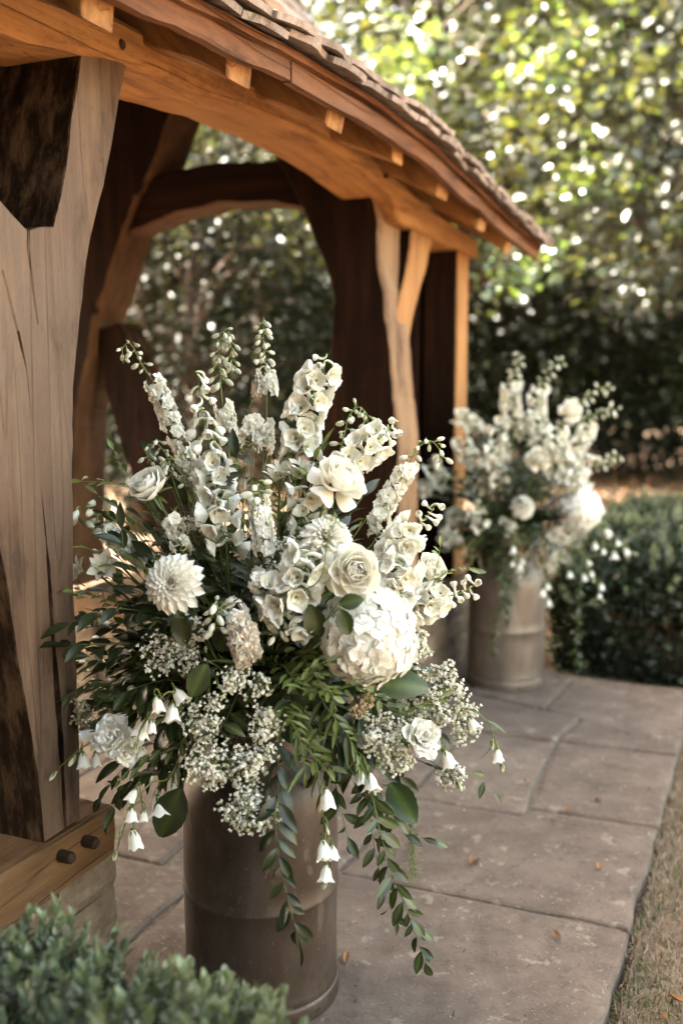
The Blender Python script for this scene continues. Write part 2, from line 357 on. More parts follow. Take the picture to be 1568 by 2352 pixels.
# paving: one bed and irregular flags, each with its own edges
bed = obj('paving', None, kind='structure'); bed.empty_display_size = 0.1
bedm = [W(-3.0, -1.06, -0.011), W(-3.0, 2.6, -0.011), W(3.2, 2.6, -0.011), W(2.74, -0.5, -0.011), W(2.70, -1.06, -0.011)]
obj('paving_bed', mesh('paving_bed', bedm + [p - Vector((0, 0, 0.1)) for p in bedm],
    [(4, 3, 2, 1, 0)] + [(i, (i + 1) % 5, (i + 1) % 5 + 5, i + 5) for i in range(5)], MORTAR), bed)
def flag(poly, z=0.0, th=0.05):
    pts = []
    n = len(poly)
    for i in range(n):
        a = Vector((*poly[i], 0)); b = Vector((*poly[(i + 1) % n], 0)); L = (b - a).length; k = max(2, int(L / 0.06))
        for j in range(k):
            p = a.lerp(b, j / k); nn = Vector(((b - a).y, -(b - a).x, 0)).normalized()
            if 0 < j: p += nn * (hn(p.x * 7, p.y * 7, 3.1) * 0.011 + hn(p.x * 23, p.y * 23, 1.7) * 0.005)
            pts.append(p)
    cen = sum(pts, Vector()) / len(pts)
    tilt = (R.uniform(-.004, .004), R.uniform(-.004, .004))
    rings = []
    for (ins, dz) in ((0.016, 0.0), (0.006, -0.003), (0.0, -0.012), (0.0, -th)):
        ring = []
        for p in pts:
            d = (cen - p); q = p + d.normalized() * ins
            ring.append(W(q.x, q.y, z + dz + (q - cen).x * tilt[0] + (q - cen).y * tilt[1]))
        rings.append(ring)
    v = [p for r_ in rings for p in r_]; m = len(pts); f = [tuple(range(m))]
    for k in range(3):
        for i in range(m): f.append((k * m + i, k * m + (i + 1) % m, (k + 1) * m + (i + 1) % m, (k + 1) * m + i))
    bm = bmesh.new(); me = mesh('paving_slab', v, f, FLAG); bm.from_mesh(me)
    bmesh.ops.recalc_face_normals(bm, faces=bm.faces); bmesh.ops.triangulate(bm, faces=[q for q in bm.faces if len(q.verts) > 4]); bm.to_mesh(me); bm.free()
    obj('paving_slab', me, bed)
G = 0.006
flags = [  # corners in (along the front, into the gate)
    [(-1.6, -1.07), (-.32, -1.07), (-.30, -.52), (-1.6, -.50)], [(-1.6, -.49), (-.31, -.51), (-.30, .06), (-1.6, .06)],
    [(-.31, -1.07), (.57, -1.08), (.565, -.60), (.555, -.275), (-.29, -.295)],
    [(-.29, -.288), (.552, -.268), (.54, .05), (-.29, .07)],
    [(.58, -1.08), (1.21, -1.09), (1.19, -.90), (1.185, -.70), (1.13, -.67), (1.12, -.38), (1.10, -.30), (.56, -.28), (.57, -.6)],
    [(.55, -.27), (1.10, -.29), (1.12, .20), (.56, .22)],
    [(1.225, -1.09), (1.86, -1.10), (1.83, -.66), (1.55, -.67), (1.20, -.69)],
    [(1.14, -.68), (1.20, -.68), (1.54, -.66), (1.82, -.65), (1.80, -.30), (1.13, -.30)],
    [(1.12, -.29), (1.80, -.29), (1.80, .20), (1.13, .20)],
    [(1.87, -1.10), (2.08, -1.10), (2.02, -.90), (2.13, -.70), (1.84, -.66)],
    [(1.84, -.65), (2.13, -.69), (2.17, -.53), (2.27, -.18), (1.81, -.18)],
    [(2.09, -1.10), (2.71, -1.06), (2.68, -.58), (2.18, -.54), (2.03, -.90)],
    [(2.18, -.53), (2.68, -.57), (2.95, -.17), (2.28, -.17)], [(1.81, -.17), (2.95, -.16), (2.95, .16), (1.81, .16)],
]
for i in range(3):
    for j in range(4):
        a, b = -.30 + i * .70, .40 + i * .70; c, d = .08 + j * .62 + (0.14 if i else 0), .70 + j * .62 + (0.14 if i else 0)
        flags.append([(a + G, c), (b - G, c + R.uniform(-.02, .02)), (b - G, d - .012), (a + G, d - .012)])
for p in flags: flag(p, R.uniform(-.004, .002))

# dry lawn blades and clippings
def blades(n, gen, name, h0, h1, cols, kind='stuff'):
    V = np.zeros((n, 3, 3)); C = np.zeros((n, 3, 3)); rs = np.random.RandomState(3)
    for i in range(n):
        p = gen(rs); a = rs.uniform(0, 6.283); h = rs.uniform(h0, h1); lie = rs.uniform(0.2, 1.5)
        d = np.array([math.cos(a) * math.sin(lie), math.sin(a) * math.sin(lie), math.cos(lie) + 0.05]); wv = np.array([-math.sin(a), math.cos(a), 0]) * rs.uniform(.0011, .0022)
        V[i] = [p - wv, p + wv, p + d * h]; c = np.array(cols[rs.randint(len(cols))]) * rs.uniform(.5, 1.3)
        g_ = hn(p[0] * 5, p[1] * 5, 4.0)
        if g_ > .22 and rs.uniform() < g_ * .9: c = np.array((.085, .10, .035)) * rs.uniform(.6, 1.4)
        C[i] = c
    return npmesh(name, V.reshape(-1, 3), np.arange(n * 3).reshape(-1, 3), GRASS, C.reshape(-1, 3))
def lawn_pt(rs):
    s = rs.uniform(-.2, 3.2); t = -1.085 - abs(rs.normal(0, .36)); p = W(s, t, -0.036); return np.array(p)
straw = [(0.36, 0.27, 0.18), (0.30, 0.21, 0.13), (0.42, 0.34, 0.25), (0.22, 0.15, 0.09), (0.16, 0.15, 0.07), (0.38, 0.30, 0.22)]
g = obj('dry_grass', blades(26000, lawn_pt, 'dry_grass', .012, .045, straw)); g['kind'] = 'stuff'; tag(g, 'dry straw coloured grass along the edge of the stone path', 'grass')
def verge_pt(rs):
    s = 2.74 + abs(rs.normal(0, .10)); t = rs.uniform(-2.2, -.45); return np.array(W(s, t, -0.058))
def grit_pt(rs): return np.array(W(rs.uniform(-.3, 2.7), rs.uniform(-1.07, -.2), .002))
g = obj('paving_grit', blades(700, grit_pt, 'paving_grit', .004, .016, straw + [(0.10, 0.06, 0.035), (0.5, 0.42, 0.32)])); g['kind'] = 'stuff'; tag(g, 'tiny dry bits and seeds scattered over the flagstones', 'debris')
g = obj('dry_clippings', blades(3500, verge_pt, 'dry_clippings', .015, .05, straw)); g['kind'] = 'stuff'; tag(g, 'dry clippings on the soil between path end and box hedge', 'grass')

# ================================================================== TIMBER GATE
RG = 1.45   # depth of the ridge behind the front
gate = thing('timber_lychgate', 'open oak framed gateway with curved braces, forked post and tiled roof', 'gateway', W(0, 0, 0))
GI = Matrix.Translation(-W(0, 0, 0))
def resample(o, step=0.03, jit=0.003, seed=0.0):
    out = []
    n = len(o)
    for i in range(n):
        a, b = Vector((*o[i], 0)), Vector((*o[(i + 1) % n], 0)); L = (b - a).length; k = max(1, int(L / step))
        nn = Vector(((b - a).y, -(b - a).x, 0)); nn = nn.normalized() if nn.length > 1e-9 else nn
        for j in range(k):
            p = a.lerp(b, j / k)
            if jit and L > 0.05: p += nn * (hn(p.x * 5 + seed, p.y * 5, seed) * jit * 2 + hn(p.x * 19, p.y * 19, seed + 5) * jit)
            out.append((p.x, p.y))
    return out
def area(o): return sum(o[i][0] * o[(i + 1) % len(o)][1] - o[(i + 1) % len(o)][0] * o[i][1] for i in range(len(o))) / 2
_gs = [0.0]
def timber(name, outline, d0, d1, mat, plane='front', ch=0.008, jit=0.003, parent=gate, axis=None, step=0.03, label=None, bark=None, kind=None):
    """a squared timber: its outline in the front plane (s,z) or the cross plane (t,z), sawn from depth d0 to d1"""
    _gs[0] += 3.7; sd = _gs[0]
    if area(outline) < 0: outline = outline[::-1]
    o = resample(outline, step, jit, sd); n = len(o)
    ins = []
    for i in range(n):
        p, a, b = Vector(o[i]), Vector(o[i - 1]), Vector(o[(i + 1) % n])
        e1 = (p - a); e2 = (b - p)
        n1 = Vector((-e1.y, e1.x)); n2 = Vector((-e2.y, e2.x))
        q = (n1.normalized() if n1.length else n1) + (n2.normalized() if n2.length else n2)
        q = q.normalized() if q.length > 1e-6 else Vector((0, 0))
        cc = ch * (1 + 0.6 * hn(p.x * 8, p.y * 8, sd))
        ins.append((p.x + q.x * cc, p.y + q.y * cc))
    ax = Vector(axis) if axis else None
    if ax is None:
        xs = [p[0] for p in o]; ys = [p[1] for p in o]
        ax = Vector((1, 0)) if max(xs) - min(xs) > max(ys) - min(ys) else Vector((0, 1))
    ax = ax.normalized(); pe = Vector((-ax.y, ax.x))
    P = []; Gr = []
    sg = 1 if d1 > d0 else -1
    for ring, d in ((ins, d0), (o, d0 + sg * ch), (o, d1 - sg * ch), (ins, d1)):
        for (a, b) in ring:
            P.append(W(a, d, b) if plane == 'front' else W(d, a, b))
            q = Vector((a, b)); Gr.append((q.dot(pe) + sd, d + sd * 1.3, q.dot(ax) + sd * 2.1))
    F = [tuple(range(n)), tuple(range(3 * n, 4 * n))[::-1]]
    for k in range(3):
        for i in range(n): F.append((k * n + (i + 1) % n, k * n + i, (k + 1) * n + i, (k + 1) * n + (i + 1) % n))
    P = [p - W(0, 0, 0) for p in P]
    me = mesh(name, P, F, mat, grain=Gr)
    bm = bmesh.new(); bm.from_mesh(me)
    bmesh.ops.triangulate(bm, faces=[q for q in bm.faces if len(q.verts) > 4]); bmesh.ops.recalc_face_normals(bm, faces=bm.faces)
    if bark is not None:      # faces on the given side keep their bark
        me.materials.append(BARK)
        for q in bm.faces:
            if bark(q.calc_center_median() + W(0, 0, 0), q.normal): q.material_index = 1
    bm.to_mesh(me); bm.free()
    return obj(name, me, parent, label=label, kind=kind)

# forked front post; two long drying splits are cut into it
sp = lambda x, y, off=0: sz(x, y, off)
c1 = [sp(150, 1870), sp(140, 1700), sp(125, 1500), sp(112, 1300), sp(98, 1150), sp(80, 1010), sp(70, 930), sp(62, 850), sp(42, 760), sp(22, 680), sp(6, 620)]
slit = lambda pts, w0: ([(p[0] + w0 * (1 - i / (len(pts) - 1)) * .5, p[1]) for i, p in enumerate(pts)], [(p[0] - w0 * (1 - i / (len(pts) - 1)) * .5, p[1]) for i, p in enumerate(pts)][::-1])
aR, aL = slit(c1, 0.005)
c2 = [sp(66, 528), sp(66, 570), sp(74, 640), sp(80, 690), sp(88, 745)]
bR, bL = slit(c2, 0.006)
aR[0] = (aR[0][0], .445); aL[-1] = (aL[-1][0], .445)
post = [(-.345, .445)] + aL[::-1] + aR[::-1] + [(-.224, .445), (-.217, .62), (-.213, .85), (-.211, 1.19), (-.195, 1.38), (-.165, 1.53), (-.134, 1.644), (-.098, 1.73), (-.062, 1.806), (-.03, 1.90), (-.008, 1.97), (.040, 2.12), (-.118, 2.10)]
post += [sp(178, 190), sp(160, 270), sp(150, 380), sp(140, 450), sp(122, 522)] + bR + bL + [sp(56, 520), sp(30, 492), sp(0, 462), (-.52, 1.83), (-.66, 1.97), (-.76, 2.07), (-1.0, 2.06), (-.86, 1.90), (-.68, 1.70), (-.56, 1.50), (-.48, 1.30), (-.43, 1.06), (-.39, .80), (-.36, .60)]
timber('post', [(p[0], p[1]) for p in post], 0.0, 0.36, OAK_GREY, ch=0.003, jit=0.004, step=0.035, axis=(0, 1), label='forked weathered grey oak post with long cracks',
       bark=lambda c, n: n.dot(U) < -0.30 and (c.z < 1.5 or (c.z > 1.69 and (c - P0).dot(U) > -.34)))
# cambered front plate
low = [(-1.9, 1.98), (-.9, 2.00), (-.3, 2.035), (0, 2.078), (.3, 2.095), (.6, 2.118), (.85, 2.126), (1.1, 2.122), (1.36, 2.107), (1.6, 2.080), (1.70, 2.07), (1.76, 1.985), (2.2, 1.975), (2.88, 1.96)]
top = [(-1.9, 2.12), (-.9, 2.135), (-.25, 2.155), (.10, 2.170), (.38, 2.174), (.62, 2.186), (.97, 2.196), (1.25, 2.190), (1.54, 2.168), (1.75, 2.135), (2.0, 2.100), (2.26, 2.076), (2.88, 2.052)]
timber('front_plate', low + top[::-1], -0.014, 0.205, OAK, ch=0.010, jit=0.004, label='long gently arched orange oak plate above the opening')
cut = lambda L: [p for p in L if p[0] < 1.8]
timber('rear_plate', low + top[::-1], 2 * RG - .205, 2 * RG + .014, OAK_DARK, ch=0.010, jit=0.004)
def eave(s): return interp([(-1.9, 2.02), (-.4, 2.045), (0, 2.068), (.3, 2.088), (.8, 2.100), (1.3, 2.095), (1.9, 2.045), (2.5, 1.995), (3.2, 1.955)], s)
DROP = lambda s: eave(s) - 2.10
# cross frames: curved blades with arched collar and spur braces
FR = [(.12, -0.045, .30), (.5, -.05, .29), (1.17, -.042, .268), (1.5, -.012, .24), (1.69, .012, .226), (1.84, .035, .28), (2.05, .058, .362), (2.3, .17, .50), (2.6, .36, .66), (2.95, .60, .80)]
def cross_frame(s0, s1, mat, front=True, rear=True):
    if front:
        o = [(a, z) for z, a, b in FR] + [(b, z) for z, a, b in FR[::-1]]
        o = [(t, max(z, .44)) for t, z in o]
        timber('post', o, s0, s1, mat, 'cross', ch=0.010, jit=0.008, axis=(0, 1), bark=lambda c, n: n.dot(U) < -0.5 and (c - P0).dot(-NRM) < .07 and c.z < 2.0)
    if rear:
        inn = [(1.50, .44), (1.48, 1.04), (1.455, 1.24), (1.36, 1.63), (1.22, 1.95), (1.08, 2.19), (.92, 2.49), (.72, 2.92)]
        o = inn + [(t + .44, z + .04) for t, z in inn[::-1]]; o[-1] = (1.94, .44)
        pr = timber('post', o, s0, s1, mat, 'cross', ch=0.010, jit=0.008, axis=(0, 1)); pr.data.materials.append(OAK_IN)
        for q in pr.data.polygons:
            if q.normal.dot(NRM) > 0.5: q.material_index = 1  # inward faces coloured lighter to stand in for light falling on them
    cl = [(.30, 2.035), (.5, 2.075), (.75, 2.09), (.95, 2.06), (1.20, 1.99)]
    ch_ = [(1.08, 2.20), (.95, 2.235), (.75, 2.255), (.5, 2.24), (.36, 2.22)]
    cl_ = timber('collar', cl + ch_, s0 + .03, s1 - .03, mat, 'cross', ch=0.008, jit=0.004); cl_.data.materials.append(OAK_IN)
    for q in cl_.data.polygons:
        if q.normal.z < -.5: q.material_index = 1  # underside coloured lighter in place of light bounced off the paving
    for m in (0, 1):
        sgn = (lambda t: t) if m == 0 else (lambda t: 1.50 - t)
        o = [(.20, 1.50), (.30, 1.60), (.33, 1.45), (.44, 1.15), (.62, .85), (.85, .55), (.62, .52), (.42, .82), (.26, 1.10)]
        if m == 0: o = [(t * .72 + .06, z - .16) for t, z in o]
        o = [(sgn(t), z) for t, z in o]
        if m: o = [(1.36, 1.60), (1.24, 1.63), (1.13, 1.40), (1.0, 1.05), (.80, .55), (1.04, .52), (1.26, 1.06), (1.34, 1.35)]
        timber('spur_brace', o, s0 + .045, s1 - .05, OAK_DARK, 'cross', ch=0.008, jit=0.008, bark=lambda c, n: n.z > 0.2)
cross_frame(1.70, 1.93, OAK_DARK, front=False)
o = [(a, max(z, .44)) for z, a, b in FR] + [(b, max(z, .44)) for z, a, b in FR[::-1]]
# front face of the blade coloured paler as if lit, other sides darkened as if shaded
pm = timber('post', o, 1.70, 1.93, OAK_DARK, 'cross', ch=0.008, jit=0.006, axis=(0, 1), label='curved oak post, front edge painted lit, bark streaked inner side painted shaded')
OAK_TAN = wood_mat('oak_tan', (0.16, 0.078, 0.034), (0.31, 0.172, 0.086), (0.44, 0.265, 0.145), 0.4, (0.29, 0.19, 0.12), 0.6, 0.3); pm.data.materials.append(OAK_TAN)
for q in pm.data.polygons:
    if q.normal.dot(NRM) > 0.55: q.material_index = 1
cross_frame(-.32, -.10, OAK_DARK, front=False)
for s0 in (-.32, 1.70, 2.60):
    timber('post', [(s0, .44), (s0 + .2, .44), (s0 + .2, 1.99), (s0, 1.99)], 2 * RG - .20, 2 * RG - .01, OAK_DARK, jit=0.004, axis=(0, 1))
# curved brace between post and plate, corner post
br = timber('brace', [sp(950, 502), sp(997, 492), sp(993, 560), sp(981, 620), sp(964, 675), sp(950, 735), sp(942, 780), sp(915, 740), sp(920, 690), sp(936, 625), sp(946, 565)], .004, .26, OAK_DARK, jit=0.003, label='curved brace from post to plate, front edge painted lit orange')
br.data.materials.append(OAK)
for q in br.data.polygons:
    if q.normal.dot(NRM) > 0.5 or q.normal.dot(U) > 0.5: q.material_index = 1  # front and far-side faces coloured as lit, the rest as shaded
cp = timber('post', [(2.62, .44), (2.79, .44), (2.79, 1.97), (2.62, 1.97)], .002, .17, OAK_DARK, jit=0.002, axis=(0, 1), label='straight corner post with narrow front face painted pale as lit')
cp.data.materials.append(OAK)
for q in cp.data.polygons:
    if q.normal.dot(NRM) > 0.5: q.material_index = 1  # front face coloured pale to stand in for light, other sides darkened
timber('post', [(2.60, .44), (2.76, .44), (2.76, 1.97), (2.60, 1.97)], .19, .33, OAK_DARK, jit=0.003, axis=(0, 1))
timber('brace', [(.34, 1.62), (.40, 1.66), (.72, 1.0), (.95, .5), (.86, .5), (.62, 1.0)], 2.64, 2.72, OAK, 'cross', jit=0.003, axis=(-.4, 1))
for i in range(5):
    a = 1.95 + i * .13
    timber('board', [(a, .445), (a + .124, .445), (a + .124, 1.12 + R.uniform(-.01, .01)), (a, 1.12)], .20 + R.uniform(-.003, .003), .225, OAK_DARK, jit=0.001, axis=(0, 1), ch=.003, step=.1)
timber('sill_beam', [(-1.9, .33), (-.129, .324), (-.118, .38), (-.122, .436), (-.5, .441), (-1.9, .442)], -.018, .26, OAK_SILL, jit=0.004, label='horizontal oak sill with two dark pegs')
timber('sill_beam', [(1.62, .33), (3.0, .33), (3.0, .436), (1.62, .436)], -.012, .34, OAK_SILL, jit=0.004)
timber('sill_beam', [(1.62, .33), (3.0, .33), (3.0, .436), (1.62, .436)], 1.18, 1.52, OAK_SILL, jit=0.004)
timber('sill_beam', [(-1.9, .33), (-.05, .33), (-.05, .436), (-1.9, .436)], 1.18, 1.52, OAK_SILL, jit=0.004)
timber('ridge_beam', [(-1.9, 3.50), (3.05, 3.50), (3.05, 3.62), (-1.9, 3.62)], RG - .05, RG + .05, OAK_DARK, jit=0.003)
# square oak pegs
def peg(s, z, t0, r=.013, L=.035, mat=IRON):
    b = MB(); p = W(s, t0, z) - W(0, 0, 0); pts = [p - NRM * -.0 + NRM * k for k in (-.02, L - .004, L)]
    v = []; f = []
    for i, q in enumerate(pts):
        rr = r * (1, 1, .75)[i]
        for j in range(8):
            a = j * math.pi / 4 + .3; v.append(q + U * math.cos(a) * rr + Vector((0, 0, 1)) * math.sin(a) * rr)
    for i in range(2):
        for j in range(8): f.append((i * 8 + j, i * 8 + (j + 1) % 8, (i + 1) * 8 + (j + 1) % 8, (i + 1) * 8 + j))
    f.append(tuple(16 + j for j in range(8)))
    obj('peg', mesh('peg', v, f, mat), gate)
for (x, y) in ((122, 1961), (178, 1928)): s_, z_ = sp(x, y); peg(s_, z_, -.018)
s_, z_ = sp(268, 104); peg(s_, z_, -.014, .012, .004)
s_, z_ = sp(875, 402); peg(s_, z_, -.014, .012, .012, OAK_DARK)
# rafters and their feet
def roofz(t, s): # top of the rafters
    tt = t if t < RG else 2 * RG - t
    return DROP(s) * max(0, 1 - (tt + .25) / 1.0) + interp([(-.30, 2.115), (-.22, 2.150), (.05, 2.29), (.25, 2.44), (RG, 3.66)], tt)
RAFT = [-1.35, -.88, -.38, .13, .66, 1.16, 1.63, 2.15, 2.60]
for s in RAFT:
    hw = R.uniform(.045, .062)
    for side in (0, 1):
        tt = [-.245 + R.uniform(-.008, .015), -.10, .05, .25, .60, 1.0, RG - .01]
        upz = [(t, roofz(t, s) - .004) for t in tt]; lo = [(t, roofz(t, s) - (.092 if t < 0 else .115)) for t in tt]
        lo[0] = (-.225, lo[0][1] + .012)
        o = upz + lo[::-1]
        if side:
            o = [(2 * RG - t, z) for t, z in o]
        timber('rafter', o, s - hw, s + hw, OAK if side == 0 else OAK_DARK, 'cross', ch=.006, jit=.004, axis=(.75, .8))
# fascia in two lengths, battens
def strip(name, s0, s1, t, zlo, zhi, th, mat, n=40, parent=gate):
    _gs[0] += 2.3
    v = []; f = []; gr = []
    for i in range(n + 1):
        s = lerp(s0, s1, i / n); j = hn(s * 3.0, _gs[0]) * .008 + hn(s * 13.0, _gs[0] + 4) * .004
        for (dt, z) in ((0, zlo(s) + j), (th, zlo(s) + j), (th, zhi(s)), (0, zhi(s) + j * .5)):
            v.append(W(s, t(s) + dt, z) - W(0, 0, 0)); gr.append((z + _gs[0], dt * 3 + t(s) + _gs[0], s))
    for i in range(n):
        for k in range(4): f.append((i * 4 + k, i * 4 + (k + 1) % 4, (i + 1) * 4 + (k + 1) % 4, (i + 1) * 4 + k))
    f += [(3, 2, 1, 0), tuple(n * 4 + k for k in range(4))]
    me = mesh(name, v, f, mat, grain=gr)
    bm = bmesh.new(); bm.from_mesh(me); bmesh.ops.recalc_face_normals(bm, faces=bm.faces); bm.to_mesh(me); bm.free()
    return obj(name, me, parent)
strip('fascia_board', -1.9, .30, lambda s: -.268, lambda s: eave(s), lambda s: eave(s) + .046, .022, OAK_RED)
strip('fascia_board', .305, 3.06, lambda s: -.270, lambda s: eave(s) - .003, lambda s: eave(s) + .044, .024, OAK_RED)
strip('tilting_fillet', -1.9, 3.08, lambda s: -.285, lambda s: eave(s) + .048, lambda s: eave(s) + .066, .03, OAK_RED)
roof = obj('roof', None, gate); roof.empty_display_size = .1
LEN = [0.0]
def slope_pt(d, s):
    """point d metres up the front slope measured from the eave"""
    t = -.30; step = .01; acc = 0; z = roofz(t, s)
    while acc < d:
        z2 = roofz(t + step, s); acc += math.hypot(step, z2 - z); t += step; z = z2
    return t, z
SL = [(d, slope_pt(d, .5)[0]) for d in np.arange(0, 2.5, .02)]
def t_of(d): return interp(SL, d)
for k in range(15):
    d = .05 + k * .155; t = t_of(d)
    strip('batten', -1.9, 3.05, (lambda tt: (lambda s: tt))(t), (lambda tt: (lambda s: roofz(tt, s)))(t), (lambda tt: (lambda s: roofz(tt, s) + .024))(t), .035, OAK_DARK if k < 4 else OAK_IN, 20)  # front battens near the eave darkened to imitate shade in the gap
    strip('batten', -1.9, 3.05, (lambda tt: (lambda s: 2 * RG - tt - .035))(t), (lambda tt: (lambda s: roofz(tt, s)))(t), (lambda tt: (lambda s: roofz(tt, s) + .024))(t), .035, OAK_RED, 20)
for side in (0, 1):
    bv = []; bf_ = []; ns = 30; td = [-.285, -.15, 0, .15, .35, .7, 1.1, RG]
    for t in td:
        for i in range(ns + 1):
            s = -1.9 + i * 4.97 / ns; bv.append(W(s, t if side == 0 else 2 * RG - t, roofz(t, s) + .0265) - W(0, 0, 0))
    for j in range(len(td) - 1):
        for i in range(ns): a = j * (ns + 1) + i; bf_.append((a, a + 1, a + ns + 2, a + ns + 1))
    obj('light_seal_sheet', mesh('light_seal_sheet', bv, bf_, IRON), roof)  # added dark sheet that stops sun leaking between the tiles
# tiles: a few worn shapes, laid course by course
def tile_mesh(seed, wd=.205, ln=.265, th=.019):
    rr = random.Random(seed); nx, ny = 5, 5; v = []; f = []
    edge = [rr.uniform(-.012, .010) for _ in range(nx + 1)]
    for lay in (0, 1):
        for j in range(ny + 1):
            for i in range(nx + 1):
                x = (i / nx - .5) * wd * (1 + .012 * hn(j * 1.3, seed)); y = j / ny * ln + (edge[i] if j == 0 else 0)
                z = (th if lay else 0) + .006 * math.sin(i / nx * 3.14) + .003 * hn(i * .9, j * .9, seed + lay) - (0.004 if lay and (j == 0 or i in (0, nx)) else 0)
                v.append((x, y, z))
    m = (nx + 1) * (ny + 1)
    for j in range(ny):
        for i in range(nx):
            a = j * (nx + 1) + i; f.append((a, a + nx + 1, a + nx + 2, a + 1)); f.append((m + a, m + a + 1, m + a + nx + 2, m + a + nx + 1))
    ring = [i for i in range(nx)] + [j * (nx + 1) + nx for j in range(ny)] + [ny * (nx + 1) + i for i in range(nx, 0, -1)] + [j * (nx + 1) for j in range(ny, 0, -1)]
    for a, b in zip(ring, ring[1:] + ring[:1]): f.append((a, b, m + b, m + a))
    return mesh('tile', v, f, TILE)
TM = [tile_mesh(i) for i in range(6)]
GUN = 0.160
ntile = 0
for side in (0, 1):
    acc_v, acc_f = [], []
    for k in range(-1, 15):
        d = -.045 + k * GUN if k >= 0 else -.03
        for i in range(-9, 16):
            s = i * .2095 + (.105 if k % 2 else 0) + R.uniform(-.006, .006) - .04
            if s < -1.95 or s > 3.10: continue
            dd = d + R.uniform(-.014, .010)
            if d < 0: dd = max(dd, -.05)
            t0 = t_of(max(dd, 0)) - (abs(dd) * .93 if dd < 0 else 0); z0 = roofz(t0, s); t1 = min(t_of(max(dd, 0) + .24), RG - .005); z1 = roofz(t1, s)
            lift0 = (.058 if k >= 0 else .036) + R.uniform(-.003, .008); lift1 = .030 if k >= 0 else .026
            if side: t0, t1 = 2 * RG - t0, 2 * RG - t1
            a = W(s, t0, z0 + lift0); b = W(s, t1, z1 + lift1)
            ey = (b - a).normalized(); ex = U.copy() if side == 0 else -U
            # sideways fall of the sagging eave
            ex = (W(s + .1, 0, DROP(s + .1)) - W(s - .1, 0, DROP(s - .1))).normalized() * (1 if side == 0 else -1)
            ez = ex.cross(ey).normalized()
            if ez.z < 0: ez = -ez; 
            ex = ey.cross(ez).normalized()
            M = Matrix((ex, ey, ez)).transposed().to_4x4(); M.translation = a - W(0, 0, 0)
            M = M @ Matrix.Rotation(R.uniform(-.03, .03), 4, 'Z') @ Matrix.Rotation(R.uniform(-.03, .03), 4, 'Y')
            me = TM[R.randrange(6)]
            if side == 0 and (k < 11): obj('tile', me, roof, M); ntile += 1
            else:
                o_ = len(acc_v); acc_v += [M @ q.co for q in me.vertices]; acc_f += [tuple(x + o_ for x in q.vertices) for q in me.polygons]
    obj('upper_tiles', mesh('upper_tiles', acc_v, acc_f, TILE), roof, kind='stuff')
for i in range(16):
    s = -1.85 + i * .315
    v = []; f = []
    for j, (ds) in enumerate((0, .305)):
        for a in range(9):
            an = math.pi * (a / 8) ; rr = .10 + .008 * j
            v.append(W(s + ds, RG + math.cos(an) * rr, 3.66 + math.sin(an) * rr * .75) - W(0, 0, 0))
    f = [(a, a + 1, a + 10, a + 9) for a in range(8)]
    o_ = obj('ridge_tile', mesh('ridge_tile', v, f, TILE, smooth=True), roof)
    md = o_.modifiers.new('thickness', 'SOLIDIFY'); md.thickness = .016
# stone plinths, each stone a piece
def stone_mesh(seed):
    rr = random.Random(seed); bm = bmesh.new(); bmesh.ops.create_cube(bm, size=1.0)
    bmesh.ops.subdivide_edges(bm, edges=bm.edges, cuts=3, use_grid_fill=True)
    for q in bm.verts:
        p = q.co; m = max(abs(p.x), abs(p.y), abs(p.z)); e = sum(1 for c in p if abs(abs(c) - .5) < .01)
        if e >= 2: p *= 0.965 if e == 2 else .93
        nn = Vector((hn(p.x * 2.2 + seed, p.y * 2.2, p.z * 2.2), hn(p.x * 2.2, p.y * 2.2 + seed, p.z * 2.2 + 7), hn(p.x * 2.2, p.y * 2.2 + 3, p.z * 2.2 + seed)))
        q.co = p + nn * .07
    me = bpy.data.meshes.new('stone'); bm.to_mesh(me); bm.free(); me.materials.append(STONE); return me
SM = [stone_mesh(i * 3.1) for i in range(6)]
def plinth(s0, s1, t0, t1, h=.325):
    pl = obj('plinth', None, gate); pl.empty_display_size = .1
    core = MB(); a = [W(s, t, z) - W(0, 0, 0) for z in (-.05, h - .012) for s, t in ((s0 + .03, t0 + .03), (s1 - .03, t0 + .03), (s1 - .03, t1 - .03), (s0 + .03, t1 - .03))]
    obj('mortar_core', mesh('mortar_core', a, [(3, 2, 1, 0), (4, 5, 6, 7), (0, 1, 5, 4), (1, 2, 6, 5), (2, 3, 7, 6), (3, 0, 4, 7)], MORTAR), pl)
    z = 0.0
    for row, hh in enumerate((.125, .105, .093)):
        s = s0
        while s < s1 - .02:
            ln = min(R.uniform(.14, .30), s1 - s)
            if s1 - s - ln < .08: ln = s1 - s
            for face in (0, 1):
                dp = R.uniform(.14, .18)
                tc = t0 + dp / 2 if face == 0 else t1 - dp / 2
                M = Matrix((U, -NRM, Vector((0, 0, 1)))).transposed().to_4x4(); M.translation = W(s + ln / 2, tc, z + hh / 2) - W(0, 0, 0)
                obj('stone', SM[R.randrange(6)], pl, M @ Matrix.Diagonal((ln + .004, dp, hh + .004, 1)))
            s += ln + .002
        z += hh
plinth(-1.6, -.10, .0, .34); plinth(1.62, 3.0, .0, .40); plinth(1.62, 3.0, 1.14, 1.52); plinth(-1.6, -.02, 1.14, 1.52)

